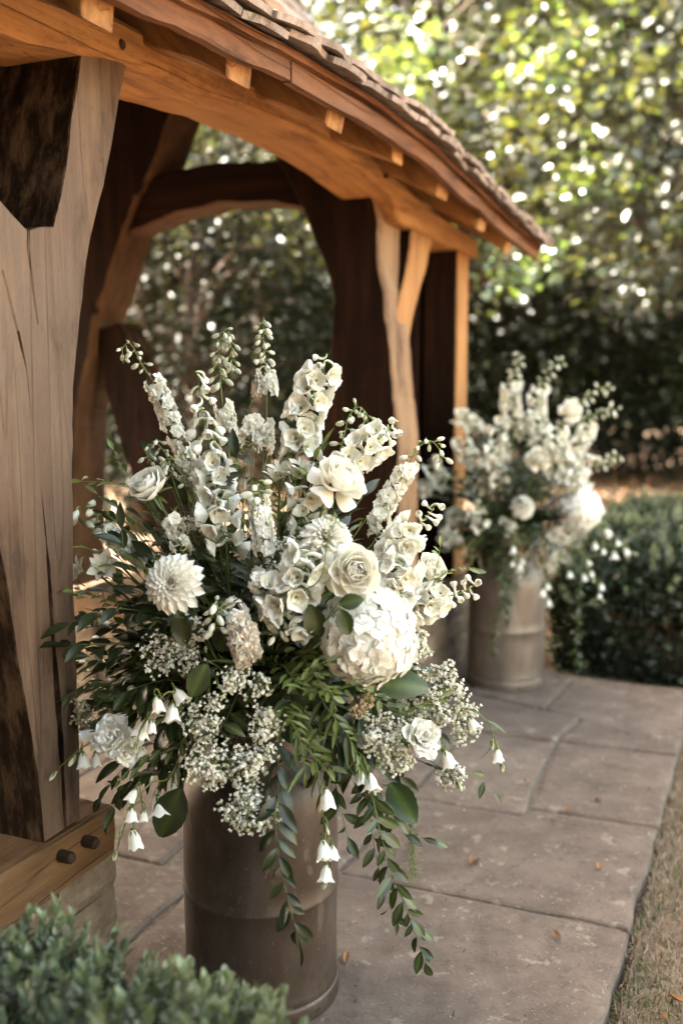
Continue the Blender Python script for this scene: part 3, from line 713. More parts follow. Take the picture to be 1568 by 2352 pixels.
# ================================================================== MILK CHURNS
def lathe(prof, k=48):
    v = []; f = []
    for r, z in prof:
        for j in range(k):
            a = 2 * math.pi * j / k; v.append((r * math.cos(a), r * math.sin(a), z))
    for i in range(len(prof) - 1):
        for j in range(k): f.append((i * k + j, i * k + (j + 1) % k, (i + 1) * k + (j + 1) % k, (i + 1) * k + j))
    return v, f
METAL_LIT = noise_mat('lit_steel', [(0.25, (0.14, 0.105, 0.082)), (0.5, (0.24, 0.188, 0.15)), (0.75, (0.34, 0.275, 0.225))], 11, 10, 0.46, 0.22, 0.004, coord='Object',
                  spots=[(3.5, 0.47, 0.62, (0.17, 0.125, 0.095), 0.7), (8, 0.57, 0.66, (0.12, 0.085, 0.062), 0.6), (70, 0.62, 0.68, (0.12, 0.08, 0.055), 0.6)], metallic=0.4, stretch=(1, 1, 0.45), spec=0.4)  # churn metal lightened to stand in for brighter light at the far churn
def churn(base, label, rot, dents, METAL=METAL):
    c = thing('milk_churn', label, 'milk churn', base, 'pair of old milk churns')
    def dent(v):
        return [Vector((p[0], p[1], p[2])) * 1.0 + Vector((p[0], p[1], 0)) * (hn(math.cos(math.atan2(p[1], p[0])) * 1.6 + dents, math.sin(math.atan2(p[1], p[0])) * 1.6 + p[2] * 5, dents) * .022 + hn(p[0] * 22 + dents, p[1] * 22, p[2] * 22) * .006) for p in v]
    body = [(.001, .02), (.168, .02), (.1755, .045), (.1765, .052), (.1755, .060), (.1745, .068), (.1745, .10), (.1745, .14), (.1745, .18), (.1745, .22), (.1745, .258), (.1778, .264), (.1778, .270), (.1745, .276), (.1745, .31), (.1745, .35), (.1745, .39), (.1740, .43), (.1740, .470), (.170, .500), (.158, .528), (.138, .552), (.120, .570), (.114, .590), (.113, .625)]
    v, f = lathe(body); o = obj('body', mesh('body', dent(v), f, METAL, smooth=True), c)
    v, f = lathe([(.150, .0), (.1765, .0), (.1790, .004), (.1790, .036), (.1765, .043), (.160, .043)]); obj('foot_ring', mesh('foot_ring', v, f, METAL, smooth=True), c)
    for a in range(6):
        an = a * math.pi / 3 + rot + .35
        b = MB(); M = Matrix.Translation((math.cos(an) * .1785, math.sin(an) * .1785, .018)) @ Matrix.Rotation(an, 4, 'Z') @ Matrix.Rotation(math.pi / 2, 4, 'Y')
        b.add([(math.cos(q) * .004, math.sin(q) * .009, .0008) for q in np.linspace(0, 6.283, 9)[:-1]], [tuple(range(8))], (0, 0, 0), M)
        obj('drain_hole', b.mesh('drain_hole', IRON, False), c)
    v, f = lathe([(.110, .60), (.113, .655), (.126, .690), (.134, .700), (.135, .708), (.130, .712), (.122, .700), (.106, .660), (.104, .55)]); obj('neck', mesh('neck', dent(v), f, METAL, smooth=True), c)
    for s_ in (0, math.pi):
        an = rot + s_
        b = MB(); e = Vector((math.cos(an), math.sin(an), 0)); tn = Vector((-math.sin(an), math.cos(an), 0))
        pts = [e * .150 + tn * -.045 + Vector((0, 0, .535)), e * .166 + tn * -.052 + Vector((0, 0, .56)), e * .172 + tn * -.040 + Vector((0, 0, .600)), e * .172 + Vector((0, 0, .612)), e * .172 + tn * .040 + Vector((0, 0, .600)), e * .166 + tn * .052 + Vector((0, 0, .56)), e * .150 + tn * .045 + Vector((0, 0, .535))]
        b.tube(spline(pts, 20), .0065, .0065, (0, 0, 0), 8); obj('handle', b.mesh('handle', METAL), c)
    return c
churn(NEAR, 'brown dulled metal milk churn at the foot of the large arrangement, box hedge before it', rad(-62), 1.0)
churn(FAR, 'far metal milk churn, lightened as if sunlit, on the paving beside the dark hedge', rad(20), 5.0, METAL_LIT)

# ================================================================== FLOWERS
WHITE = (0.86, 0.845, 0.795); CREAM = (0.84, 0.785, 0.65); GREENW = (0.55, 0.60, 0.34); PINKW = (0.84, 0.77, 0.68)
LG = (0.130, 0.158, 0.040); MG = (0.066, 0.086, 0.023); DG = (0.024, 0.034, 0.011); STM = (0.12, 0.17, 0.05)
def mixc(a, b, f): return tuple(lerp(x, y, f) for x, y in zip(a, b))
def petal(L, Wd, cup=.2, curl=.3, ruf=.0, nu=4, nv=5, rr=None, wide=.62, cin=CREAM, cout=WHITE, notch=0.0, pw=.8):
    v = []; f = []; c = []; rr = rr or R
    ph = rr.uniform(0, 6.28); y = z = 0.0
    for j in range(nv + 1):
        t = j / nv
        ang = curl * (t - .25)
        if j: y += L / nv * math.cos(ang); z += L / nv * math.sin(ang) * -1
        e = t / wide * .5 if t < wide else .5 + (t - wide) / (1 - wide) * .5
        wv = Wd * .5 * max(math.sin(math.pi * min(e * .96 + .04, .985)), 0.0) ** pw
        for i in range(nu + 1):
            u = i / nu * 2 - 1
            yy = y - (notch * L * (1 - abs(u)) * t ** 4) - abs(u) ** 2 * L * .02
            zz = z + cup * wv * u * u + ruf * L * math.sin(u * 4.5 + ph + t * 2) * t * t + ruf * L * .5 * math.sin(u * 9 + ph * 2) * t ** 3
            v.append((u * wv, yy, zz)); c.append(mixc(cin, cout, min(1, t * 1.5)))
    for j in range(nv):
        for i in range(nu):
            a = j * (nu + 1) + i; f.append((a, a + 1, a + nu + 2, a + nu + 1))
    return v, f, c
def pm_(theta, tilt, r=0.0, z=0.0, sc=1.0):
    """petal lying along +Y, raised by tilt towards +Z, spun round Z"""
    return Matrix.Rotation(theta, 4, 'Z') @ Matrix.Translation((0, r, z)) @ Matrix.Rotation(tilt, 4, 'X') @ Matrix.Diagonal((sc, sc, sc, 1))
def ell(b, p, r, c, c2=None, k=6, n=5, M=None):
    v = []; f = []; cc = []
    for i in range(n + 1):
        a = math.pi * i / n
        for j in range(k):
            q = 2 * math.pi * j / k; sx = math.sin(a)
            rr = 1 + (.10 * math.cos(q * k / 2) if k >= 6 else 0)
            v.append((p[0] + r[0] * sx * math.cos(q) * rr, p[1] + r[1] * sx * math.sin(q) * rr, p[2] + r[2] * -math.cos(a))); cc.append(mixc(c, c2 or c, i / n))
    for i in range(n):
        for j in range(k): f.append((i * k + j, i * k + (j + 1) % k, (i + 1) * k + (j + 1) % k, (i + 1) * k + j))
    b.add(v, f, cc, M)
def pedicel(b, L, c=STM, r=.0009, bend=.2):
    b.tube(spline([Vector((0, 0, -L)), Vector((bend * L * .4, 0, -L * .5)), Vector((0, 0, .001))], 5), r, r, c, 4)
def m_larkspur(seed):
    rr = random.Random(seed); b = MB(); n = 7
    for lay, (cnt, L, Wd, tl) in enumerate(((7, .0195, .0155, .32), (6, .0165, .0125, .62), (5, .011, .008, 1.05))):
        for i in range(cnt):
            v, f, c = petal(L * rr.uniform(.85, 1.1), Wd, .25, .5, .10, 4, 4, rr, .66, mixc(WHITE, GREENW, .35), WHITE, .10)
            b.add(v, f, c, pm_(6.283 * (i + lay * .5) / cnt + rr.uniform(-.25, .25), tl + rr.uniform(-.2, .2), .001, lay * .002))
    b.tube(spline([Vector((0, 0, 0)), Vector((0, -.004, -.010)), Vector((0, .002, -.018))], 5), .003, .0006, mixc(WHITE, GREENW, .4), 5)
    pedicel(b, .014); return b.mesh('floret', PETAL)
def m_delph(seed):
    rr = random.Random(seed); b = MB()
    for i in range(5):
        v, f, c = petal(.026 * rr.uniform(.9, 1.1), .026, .55, -.55 if i % 2 else -.2, .055, 5, 5, rr, .60, mixc(WHITE, GREENW, .55), WHITE, .04)
        b.add(v, f, c, pm_(6.283 * i / 5 + rr.uniform(-.12, .12), .55 + rr.uniform(-.2, .35), .003, (i % 2) * .0015))
    for i in range(4):
        v, f, c = petal(.013, .010, .5, .2, .06, 3, 3, rr, .6, CREAM, WHITE)
        b.add(v, f, c, pm_(6.283 * i / 4 + .4, 1.0 + rr.uniform(-.2, .2), .002, .002))
    ell(b, (0, 0, .003), (.003, .003, .004), (0.45, 0.48, 0.15), (.35, .33, .10), 5, 4)
    b.tube(spline([Vector((0, .004, 0)), Vector((0, .008, -.012)), Vector((0, .003, -.022)), Vector((0, -.006, -.028))], 8), .0042, .0012, WHITE, 6, mixc(WHITE, GREENW, .45))
    pedicel(b, .020, STM, .0011); return b.mesh('floret', PETAL)
def m_bellbud(seed):
    rr = random.Random(seed); b = MB()
    for i in range(5):
        v, f, c = petal(.021, .019, .7, -1.5, .02, 4, 5, rr, .5, mixc(WHITE, GREENW, .2), mixc(WHITE, GREENW, .08))
        b.add(v, f, c, pm_(6.283 * i / 5, .72, .0015, 0))
    b.tube(spline([Vector((0, .003, .001)), Vector((0, .006, -.012)), Vector((0, .0, -.022)), Vector((0, -.008, -.024))], 8), .0040, .0014, WHITE, 6, GREENW)
    pedicel(b, .020, STM, .0011); return b.mesh('bud', PETAL)
def m_bud(seed, gr=.6, sc=1.0):
    rr = random.Random(seed); b = MB()
    ell(b, (0, 0, .006 * sc), (.0043 * sc, .0043 * sc, .0078 * sc), mixc(WHITE, GREENW, gr), mixc(WHITE, LG, gr * .75), 6, 6)
    b.tube(spline([Vector((0, 0, .001)), Vector((0, .003, -.006)), Vector((0, .001, -.010))], 4), .0018, .0006, mixc(GREENW, LG, .5), 4)
    pedicel(b, .011, STM, .0008, .5); return b.mesh('bud', PETAL)
def m_stock(seed, col=WHITE):
    rr = random.Random(seed); b = MB()
    for lay, (cnt, L, Wd, tl) in enumerate(((6, .0165, .0165, .15), (6, .014, .014, .5), (5, .011, .011, .9), (4, .008, .008, 1.2))):
        for i in range(cnt):
            v, f, c = petal(L * rr.uniform(.9, 1.1), Wd, .2, .35, .12, 4, 3, rr, .7, mixc(col, CREAM, .4), col, .08)
            b.add(v, f, c, pm_(6.283 * (i + lay * .37) / cnt + rr.uniform(-.2, .2), tl + rr.uniform(-.15, .15), .001, lay * .0016))
    pedicel(b, .010); return b.mesh('floret', PETAL)
def m_hydr(seed):
    rr = random.Random(seed); b = MB()
    for i in range(4):
        v, f, c = petal(.0185 * rr.uniform(.92, 1.08), .0205, .22, .35, .035, 4, 4, rr, .58, mixc(WHITE, GREENW, .10), (0.87, 0.855, 0.815), .03, .7)
        b.add(v, f, c, pm_(math.pi / 2 * i + rr.uniform(-.08, .08), -.02 + rr.uniform(-.22, .30), .0005, (i % 2) * .0012))
    ell(b, (0, 0, .001), (.0018, .0018, .0018), CREAM, CREAM, 5, 4)
    pedicel(b, .022); return b.mesh('floret', PETAL)
def m_bell(seed, sc=1.0):
    rr = random.Random(seed); op = rr.uniform(.35, 1.15); sq = rr.uniform(.86, 1.0); kx = rr.uniform(-.1, .1); b = MB(); k = 20; n = 8; v = []; f = []; c = []
    for i in range(n + 1):
        t = i / n; r = (.005 + .0095 * math.sin(min(t * 2.3, 1.57)) + (.0055 * op * max(0, t - .72) / .28)) * sc
        for j in range(k):
            q = 2 * math.pi * j / k; lobe = (.5 + .5 * math.cos(q * 5))
            rr_ = r * (1 + .04 * math.cos(q * 5) + (0.24 * op * lobe * (1 + .5 * math.sin(q * 2 + seed)) * max(0, t - .7) / .3)); zz = t * .036 * sc + (.0060 * lobe * max(0, t - .6) / .4) * sc
            v.append((rr_ * math.cos(q) * sq + kx * zz, rr_ * math.sin(q), zz)); c.append(mixc(mixc(WHITE, GREENW, .45), WHITE, min(1, t * 2.2)))
    for i in range(n):
        for j in range(k): f.append((i * k + j, i * k + (j + 1) % k, (i + 1) * k + (j + 1) % k, (i + 1) * k + j))
    b.add(v, f, c)
    for i in range(5):
        vv, ff, cc = petal(.017 * sc, .005 * sc, .2, -.5, 0, 2, 3, rr, .3, MG, LG); b.add(vv, ff, cc, pm_(6.283 * i / 5, .9 + rr.uniform(-.3, .2), .004 * sc, -.001))
    b.tube([Vector((0, 0, .004)), Vector((0, 0, .028 * sc))], .0014, .002, (.7, .68, .35), 5)
    ell(b, (0, 0, -.001), (.0055 * sc, .0055 * sc, .005 * sc), LG, LG, 6, 4); pedicel(b, .016, STM, .0012, .6); return b.mesh('bell', PETAL)
def m_campbud(seed):
    rr = random.Random(seed); b = MB()
    ell(b, (0, 0, .013), (.0055, .0055, .014), GREENW, mixc(WHITE, GREENW, .45), 6, 6)
    for i in range(5):
        vv, ff, cc = petal(.018, .005, .3, -.3, 0, 2, 3, rr, .3, MG, LG); b.add(vv, ff, cc, pm_(6.283 * i / 5, 1.25, .003, 0))
    pedicel(b, .014, STM, .0011, .6); return b.mesh('bud', PETAL)
def m_alstro(seed):
    rr = random.Random(seed); b = MB()
    for i in range(6):
        v, f, c = petal(.040, .021 if i % 2 else .015, .25, .75, .02, 4, 6, rr, .66, GREENW, (0.80, 0.77, 0.70), .02)
        b.add(v, f, c, pm_(6.283 * i / 6 + rr.uniform(-.1, .1), .85 + rr.uniform(-.12, .12), .002, 0))
    for i in range(5): b.tube(spline([Vector((0, 0, .005)), Vector((.002, .004, .02)), Vector((.004 * math.cos(i), .010 + .002 * i, .030))], 5), .0006, .0008, CREAM, 4)
    pedicel(b, .03, STM, .0016); return b.mesh('floret', PETAL)
PET = dict(lark=[m_larkspur(i) for i in range(4)], delph=[m_delph(10 + i) for i in range(5)], bellbud=[m_bellbud(20 + i) for i in range(3)], bud=[m_bud(30, .55, 1.0), m_bud(31, .8, .8), m_bud(32, .4, 1.2)],
           stock=[m_stock(40 + i) for i in range(3)], blush=[m_stock(50 + i, PINKW) for i in range(3)], hydr=[m_hydr(60 + i) for i in range(5)], bell=[m_bell(70, .84), m_bell(71, .70), m_bell(72, .92), m_bell(73, .62), m_bell(74, .78), m_bell(75, .74), m_bell(76, .88)], campbud=[m_campbud(80), m_campbud(81)], alstro=[m_alstro(90), m_alstro(91)])
def leaf_mesh(name, L, Wd, wide, fold, curl, c0, c1, wav=0.0, nv=7, stalk=.12, serr=0.0, mat=None, pw=.85):
    v = []; f = []; c = []; y = z = 0.0; nu = 4
    b = MB()
    for j in range(nv + 1):
        t = j / nv; ang = curl * t
        if j: y += L / nv * math.cos(ang); z -= L / nv * math.sin(ang)
        e = t / wide * .5 if t < wide else .5 + (t - wide) / (1 - wide) * .5
        wv = Wd * .5 * max(0, math.sin(math.pi * min(max(e, .02), .985))) ** pw * (1 + serr * (-1) ** j)
        for i in range(nu + 1):
            u = i / nu * 2 - 1
            v.append((u * wv, y, z + fold * abs(u) * wv + wav * L * math.sin(t * 7 + u * 2) * abs(u))); c.append(mixc(c1, c0, min(1, abs(u) * 2)) if abs(u) < .3 else mixc(c0, c1, t * .15))
    for j in range(nv):
        for i in range(nu):
            a = j * (nu + 1) + i; f.append((a, a + 1, a + nu + 2, a + nu + 1))
    b.add(v, f, c, Matrix.Translation((0, L * stalk, 0))); b.tube([Vector((0, 0, 0)), Vector((0, L * stalk + .003, .0))], .0009, .0008, c1, 4)
    return b.mesh(name, mat or LEAF)
LV = dict(
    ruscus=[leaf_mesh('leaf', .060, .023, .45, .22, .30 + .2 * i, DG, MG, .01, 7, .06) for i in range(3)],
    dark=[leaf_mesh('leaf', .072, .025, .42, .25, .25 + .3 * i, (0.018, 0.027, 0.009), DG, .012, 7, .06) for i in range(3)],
    pist=[leaf_mesh('leaf', .030, .0115, .5, .3, .3 + .2 * i, MG, LG, .01, 5, .04) for i in range(2)],
    light=[leaf_mesh('leaf', .036, .013, .5, .25, .2 + .3 * i, (0.096, 0.124, 0.028), (0.135, 0.165, 0.042), .01, 5, .05) for i in range(2)],
    lance=[leaf_mesh('leaf', .060, .0095, .35, .3, .25 + .35 * i, MG, LG, .01, 6, .02) for i in range(3)],
    broad=[leaf_mesh('leaf', .095, .060, .45, .22, .35 + .2 * i, (0.026, 0.038, 0.012), MG, .03, 13, .10, .025, pw=.62) for i in range(2)],
    rose=[leaf_mesh('leaf', .055, .036, .48, .25, .3, (0.026, 0.038, 0.012), MG, .015, 11, .06, .04, pw=.68)])

def orient(Z, Y):
    """matrix with +Y along Y and +Z as near Z as possible"""
    y = Vector(Y).normalized(); x = y.cross(Vector(Z)); x = x.normalized() if x.length > 1e-5 else y.orthogonal().normalized()
    return Matrix((x, y, x.cross(y))).transposed().to_4x4()
def put_leaf(parent, kind, p, d, up=(0, 0, 1), sc=1.0):
    me = R.choice(LV[kind]); q = Vector(up) + Vector((R.uniform(-.5, .5), R.uniform(-.5, .5), R.uniform(-.3, .3)))
    return obj('leaf', me, parent, T(p) @ orient(q, d) @ Matrix.Diagonal((sc, sc, sc, 1)))
class Arr:
    def __init__(s, base, tilt=0.0): s.base = base; s.mouth = base + Vector((0, 0, .70))
    def P(s, x, y, dy): return at(x, y, s.base.y + dy)
    def root(s, p):
        a = R.uniform(0, 6.28); d = Vector((p.x - s.base.x, p.y - s.base.y, 0)); d = d.normalized() * .07 if d.length > .07 else d
        return s.mouth + d + Vector((math.cos(a) * .02, math.sin(a) * .02, -.01))
    def stem_path(s, pts, n=None):
        """from inside the churn mouth up through the given points"""
        r0 = s.root(pts[0]); low = s.base + (r0 - s.base) * .6; low.z = .52
        first = pts[0]; hv = Vector((first.x - r0.x, first.y - r0.y, 0)).length
        mid = r0.lerp(first, .45) + Vector((0, 0, .10 * hv / .3 + (.06 if first.z < r0.z else 0)))
        return [low, r0, mid] + pts
def cumlen(c):
    a = [0.0]
    for i in range(1, len(c)): a.append(a[-1] + (c[i] - c[i - 1]).length)
    return a
def sample(c, a, d):
    for i in range(1, len(c)):
        if a[i] >= d:
            f = (d - a[i - 1]) / max(1e-9, a[i] - a[i - 1]); return c[i - 1].lerp(c[i], f), (c[i] - c[i - 1]).normalized()
    return c[-1].copy(), (c[-1] - c[-2]).normalized()

def spike(A, name, label, cat, group, pts, zones, rs=.0022, leaves=None):
    """a flowering stem; zones = (from, to, kind, number, size, droop) along the flowering length given by pts"""
    P = [A.P(*p) for p in pts]; full = A.stem_path(P)
    o = thing(name, label, cat, full[0], group); org = full[0]
    c = spline(full, 46); al = cumlen(c)
    d0 = min(((c[i] - P[0]).length, al[i]) for i in range(len(c)))[1]; L = al[-1] - d0
    b = MB(); b.tube([q - org for q in c], rs, rs * .35, STM, 6, mixc(STM, LG, .5)); obj('stem', b.mesh('stem', STEM), o)
    k = 0
    for (f0, f1, kind, cnt, sc, droop) in zones:
        for i in range(cnt):
            f = lerp(f0, f1, (i + .5) / cnt) + R.uniform(-.01, .01); p, tg = sample(c, al, d0 + L * f)
            ang = k * 2.4 + R.uniform(-.3, .3); k += 1
            a = tg.orthogonal().normalized(); rdir = a * math.cos(ang) + tg.cross(a) * math.sin(ang)
            big = kind in ('lark', 'delph', 'bellbud', 'stock', 'blush')
            if big and rdir.y > .35: rdir.y *= .3; rdir.normalize()
            dirv = (rdir + tg * R.uniform(.0, .35) + Vector((0, 0, -droop)) ).normalized()
            off = {'lark': .014, 'delph': .020, 'bellbud': .020, 'stock': .010, 'blush': .010}.get(kind, .010) * sc
            q = p + (rdir + tg * .25).normalized() * off
            obj('bud' if 'bud' in kind else 'floret', R.choice(PET[kind]), o, aim(q - org, dirv, R.uniform(0, 6.28), sc * R.uniform(.88, 1.1)))
    if leaves:
        for i in range(leaves[1]):
            p, tg = sample(c, al, d0 * .35 + (d0 * .65 + L * .05) * R.random()); a = tg.orthogonal().normalized(); ang = R.uniform(0, 6.28)
            rd = a * math.cos(ang) + tg.cross(a) * math.sin(ang); put_leaf(o, leaves[0], p - org, rd + tg * .8, sc=R.uniform(.7, 1.1))
    return o
def branch(A, name, label, cat, group, pts, kind, n, sc=1.0, rs=.0016, mode='alt', free=None, tip=True, col=STM):
    P = [A.P(*p) for p in pts] if A else [Vector(p) for p in pts]
    full = A.stem_path(P) if (A and not free) else P
    o = thing(name, label, cat, full[0], group); org = full[0]; c = spline(full, 30); al = cumlen(c)
    d0 = min(((c[i] - P[0]).length, al[i]) for i in range(len(c)))[1]; d0 *= .75
    b = MB(); b.tube([q - org for q in c], rs, rs * .4, col, 5, mixc(col, LG, .4)); obj('stem', b.mesh('stem', STEM), o)
    for i in range(n):
        f = (i + .3) / n; p, tg = sample(c, al, d0 + (al[-1] - d0) * f)
        side = tg.cross(Vector((0, 0, 1))); side = side.normalized() if side.length > .15 else Vector((math.cos(i * 2.4), math.sin(i * 2.4), 0))
        sg = 1 if i % 2 else -1
        if mode == 'hang': side = Vector((sg * R.uniform(.3, 1), R.uniform(-.9, .25), 0)).normalized(); dv = side * R.uniform(.45, 1.1) + tg * R.uniform(.3, 1.1) + Vector((0, 0, R.uniform(-.3, .1))); upv = Vector((R.uniform(-.6, .6), -.7, .6))
        else: dv = side * sg + tg * .75 + Vector((0, R.uniform(-.3, .1), R.uniform(-.2, .3))); upv = Vector((0, -.5, .8))
        put_leaf(o, kind, p - org + Vector((0, 0, R.uniform(-.008, .008))), dv, upv, sc * R.uniform(.68, 1.22) * (1 - .25 * f))
    if tip: put_leaf(o, kind, c[-1] - org, c[-1] - c[-3], (0, -.5, .8), sc * .8)
    return o
def head_stem(A, o, org, p, axis, back=.05):
    r0 = A.root(p); low = Vector((r0.x, r0.y, .52)); tail = p - axis * back
    mid = r0.lerp(tail, .55) + Vector((0, 0, .02))
    b = MB(); b.tube([q - org for q in spline([low, r0, mid, tail, p - axis * .012], 20)], .0030, .0028, STM, 6); obj('stem', b.mesh('stem', STEM), o)
PETALS = {}
def petal_mesh(key, n, fn):
    if key not in PETALS:
        PETALS[key] = [fn(random.Random(900 + i + len(PETALS) * 17)) for i in range(n)]
    return PETALS[key]
def pmesh(*a, **k):
    v, f, c = petal(*a, **k); return mesh('petal', v, f, PETAL, c, None, True)
def rose(A, label, group, x, y, dy, axis, size, openness=.5, col=WHITE):
    p = A.P(x, y, dy); ax = Vector(axis).normalized(); org = Vector((A.mouth.x, A.mouth.y, .52))
    o = thing('rose', label, 'rose', org, group)
    head_stem(A, o, org, p, ax)
    M0 = aim(p - org, ax, R.uniform(0, 6.28), size)
    ms = petal_mesh('rose', 5, lambda rr: pmesh(.62, .66, .62, -.5, .018, 6, 7, rr=rr, wide=.66, cin=mixc(CREAM, GREENW, .05), cout=(0.86, 0.84, 0.775), notch=.02, pw=.62))
    n = 30
    for i in range(n):
        f = i / (n - 1); tilt = lerp(1.52, .62 - .55 * openness, f ** 1.25); r = .02 + .20 * f ** .9; z = -.10 + .10 * (1 - f) - .10 * f ** 2; s = lerp(.55, 1.05, f ** .6)
        M = M0 @ Matrix.Rotation(i * 2.399 + R.uniform(-.15, .15), 4, 'Z') @ Matrix.Translation((0, r, z)) @ Matrix.Rotation(tilt + R.uniform(-.07, .07), 4, 'X') @ Matrix.Diagonal((s, s, s, 1)) 
        # cupped side faces the heart of the rose
        obj('petal', R.choice(ms), o, M)
    if openness > .3:
        for i in range(4):
            M = M0 @ Matrix.Rotation(i * 1.57 + R.uniform(-.3, .3), 4, 'Z') @ Matrix.Translation((0, .14, -.20)) @ Matrix.Rotation(.35 - .35 * openness, 4, 'X') @ Matrix.Diagonal((1.05, .98, -1, 1))
            obj('petal', R.choice(ms), o, M)
    sm = petal_mesh('sepal', 2, lambda rr: pmesh(.5, .12, .2, .9, .02, 2, 5, rr=rr, wide=.3, cin=MG, cout=LG))
    for i in range(5): obj('sepal', R.choice(sm), o, M0 @ Matrix.Rotation(i * 1.2566, 4, 'Z') @ Matrix.Translation((0, .08, -.30)) @ Matrix.Rotation(.1, 4, 'X'))
    return o
def dahlia(A, label, group, x, y, dy, axis, size, col=WHITE, cat='dahlia', name='dahlia'):
    p = A.P(x, y, dy); ax = Vector(axis).normalized(); org = Vector((A.mouth.x, A.mouth.y, .52))
    o = thing(name, label, cat, org, group); head_stem(A, o, org, p, ax)
    M0 = aim(p - org, ax, R.uniform(0, 6.28), size)
    ms = petal_mesh('dahlia', 4, lambda rr: pmesh(.60, .30, .8, .22, .02, 4, 5, rr=rr, wide=.62, cin=CREAM, cout=WHITE, pw=.75))
    b = MB(); ell(b, (0, 0, .10), (.15, .15, .16), mixc(CREAM, GREENW, .5), CREAM, 8, 6); obj('heart', b.mesh('heart', PETAL), o, M0)
    n = 96
    for i in range(n):
        f = (i + 2) / n; tilt = lerp(1.45, -.30, f ** 1.1); s = lerp(.30, 1.0, f ** .55); r = .02 + .22 * f; z = lerp(.26, -.10, f ** 1.3)
        M = M0 @ Matrix.Rotation(i * 2.39996 + R.uniform(-.08, .08), 4, 'Z') @ Matrix.Translation((0, r, z)) @ Matrix.Rotation(tilt + R.uniform(-.1, .1), 4, 'X') @ Matrix.Diagonal((s, s, s, 1))
        obj('petal', R.choice(ms), o, M)
    return o
def hydrangea(A, label, group, x, y, dy, axis, rx, rz, n=95):
    p = A.P(x, y, dy); ax = Vector(axis).normalized(); org = Vector((A.mouth.x, A.mouth.y, .52))
    o = thing('hydrangea', label, 'hydrangea', org, group); head_stem(A, o, org, p, ax, .08)
    core = MB(); ell(core, (0, 0, 0), (rx * .80, rx * .80, rz * .80), WHITE, WHITE, 10, 8); obj('core', core.mesh('core', PETAL), o, T(p - org))
    for i in range(n):
        zf = 1 - 2 * (i + .5) / n; th = i * 2.39996; rr = math.sqrt(1 - zf * zf); d = Vector((rr * math.cos(th), rr * math.sin(th), zf)) + Vector((R.uniform(-.08, .08), R.uniform(-.08, .08), R.uniform(-.08, .08)))
        d.normalize()
        if d.y > .6 and d.x < .3: continue
        q = Vector((d.x * rx, d.y * rx, d.z * rz)) * R.uniform(.92, 1.04)
        obj('floret', R.choice(PET['hydr']), o, aim(p + q - org, d + Vector((R.uniform(-.45, .45), R.uniform(-.45, .45), R.uniform(-.45, .45))), R.uniform(0, 6.28), R.uniform(1.15, 1.5)))
    return o
def ruffle(A, label, group, name, cat, x, y, dy, axis, size, n=26):
    p = A.P(x, y, dy); ax = Vector(axis).normalized(); org = Vector((A.mouth.x, A.mouth.y, .52))
    o = thing(name, label, cat, org, group); head_stem(A, o, org, p, ax)
    M0 = aim(p - org, ax, 0, size)
    ms = petal_mesh('ruffle', 4, lambda rr: pmesh(.75, .6, .3, .2, .10, 6, 6, rr=rr, wide=.75, cin=GREENW, cout=WHITE, notch=.06, pw=.6))
    for i in range(n):
        f = i / n; tilt = lerp(1.5, .35, f) + R.uniform(-.15, .15); s = lerp(.75, 1.05, f)
        obj('petal', R.choice(ms), o, M0 @ Matrix.Rotation(i * 2.4, 4, 'Z') @ Matrix.Translation((0, .05 + .15 * f, -.2)) @ Matrix.Rotation(tilt, 4, 'X') @ Matrix.Diagonal((s, s, s, 1)))
    b = MB(); ell(b, (0, 0, -.26), (.17, .17, .2), LG, LG, 6, 5); obj('calyx', b.mesh('calyx', STEM), o, M0)
    return o
def campanula(A, label, group, pts, bells, buds=2, lf=6):
    P = [A.P(*p) for p in pts]; full = A.stem_path(P); org = full[0]
    o = thing('bellflower', label, 'bellflower', org, group); c = spline(full, 36)
    b = MB(); b.tube([q - org for q in c], .0024, .0012, LG, 6); obj('stem', b.mesh('stem', STEM), o)
    al = cumlen(c)
    for (x, y, dy, dx, dz) in bells:
        q = A.P(x, y, dy); d = Vector((dx + R.uniform(-.25, .25), -.35 + R.uniform(-.3, .3), dz)).normalized(); k = min(c, key=lambda e: (e - (q - d * .02)).length)
        obj('bell', R.choice(PET['bell']), o, aim(q - d * .02 - org, d, R.uniform(0, 6.28), R.uniform(.9, 1.15)))
        b = MB(); b.tube(spline([k - org, (k * .4 + (q - d * .036) * .6) - org + Vector((0, 0, .006)), q - d * .034 - org], 6), .0013, .0012, LG, 5); obj('stalk', b.mesh('stalk', STEM), o)
    for i in range(buds):
        p, tg = sample(c, al, al[-1] * (1 - .07 * i)); d = (tg + Vector((R.uniform(-.5, .5), R.uniform(-.6, .1), -.5))).normalized()
        obj('bud', R.choice(PET['campbud']), o, aim(p + d * .012 - org, d, 0, R.uniform(.8, 1.05)))
    for i in range(lf):
        p, tg = sample(c, al, al[-1] * (.5 + .5 * i / lf)); a = tg.orthogonal().normalized(); an = i * 2.4; rd = a * math.cos(an) + tg.cross(a) * math.sin(an)
        put_leaf(o, 'lance', p - org, rd * .8 + tg, sc=R.uniform(.6, .95))
    return o
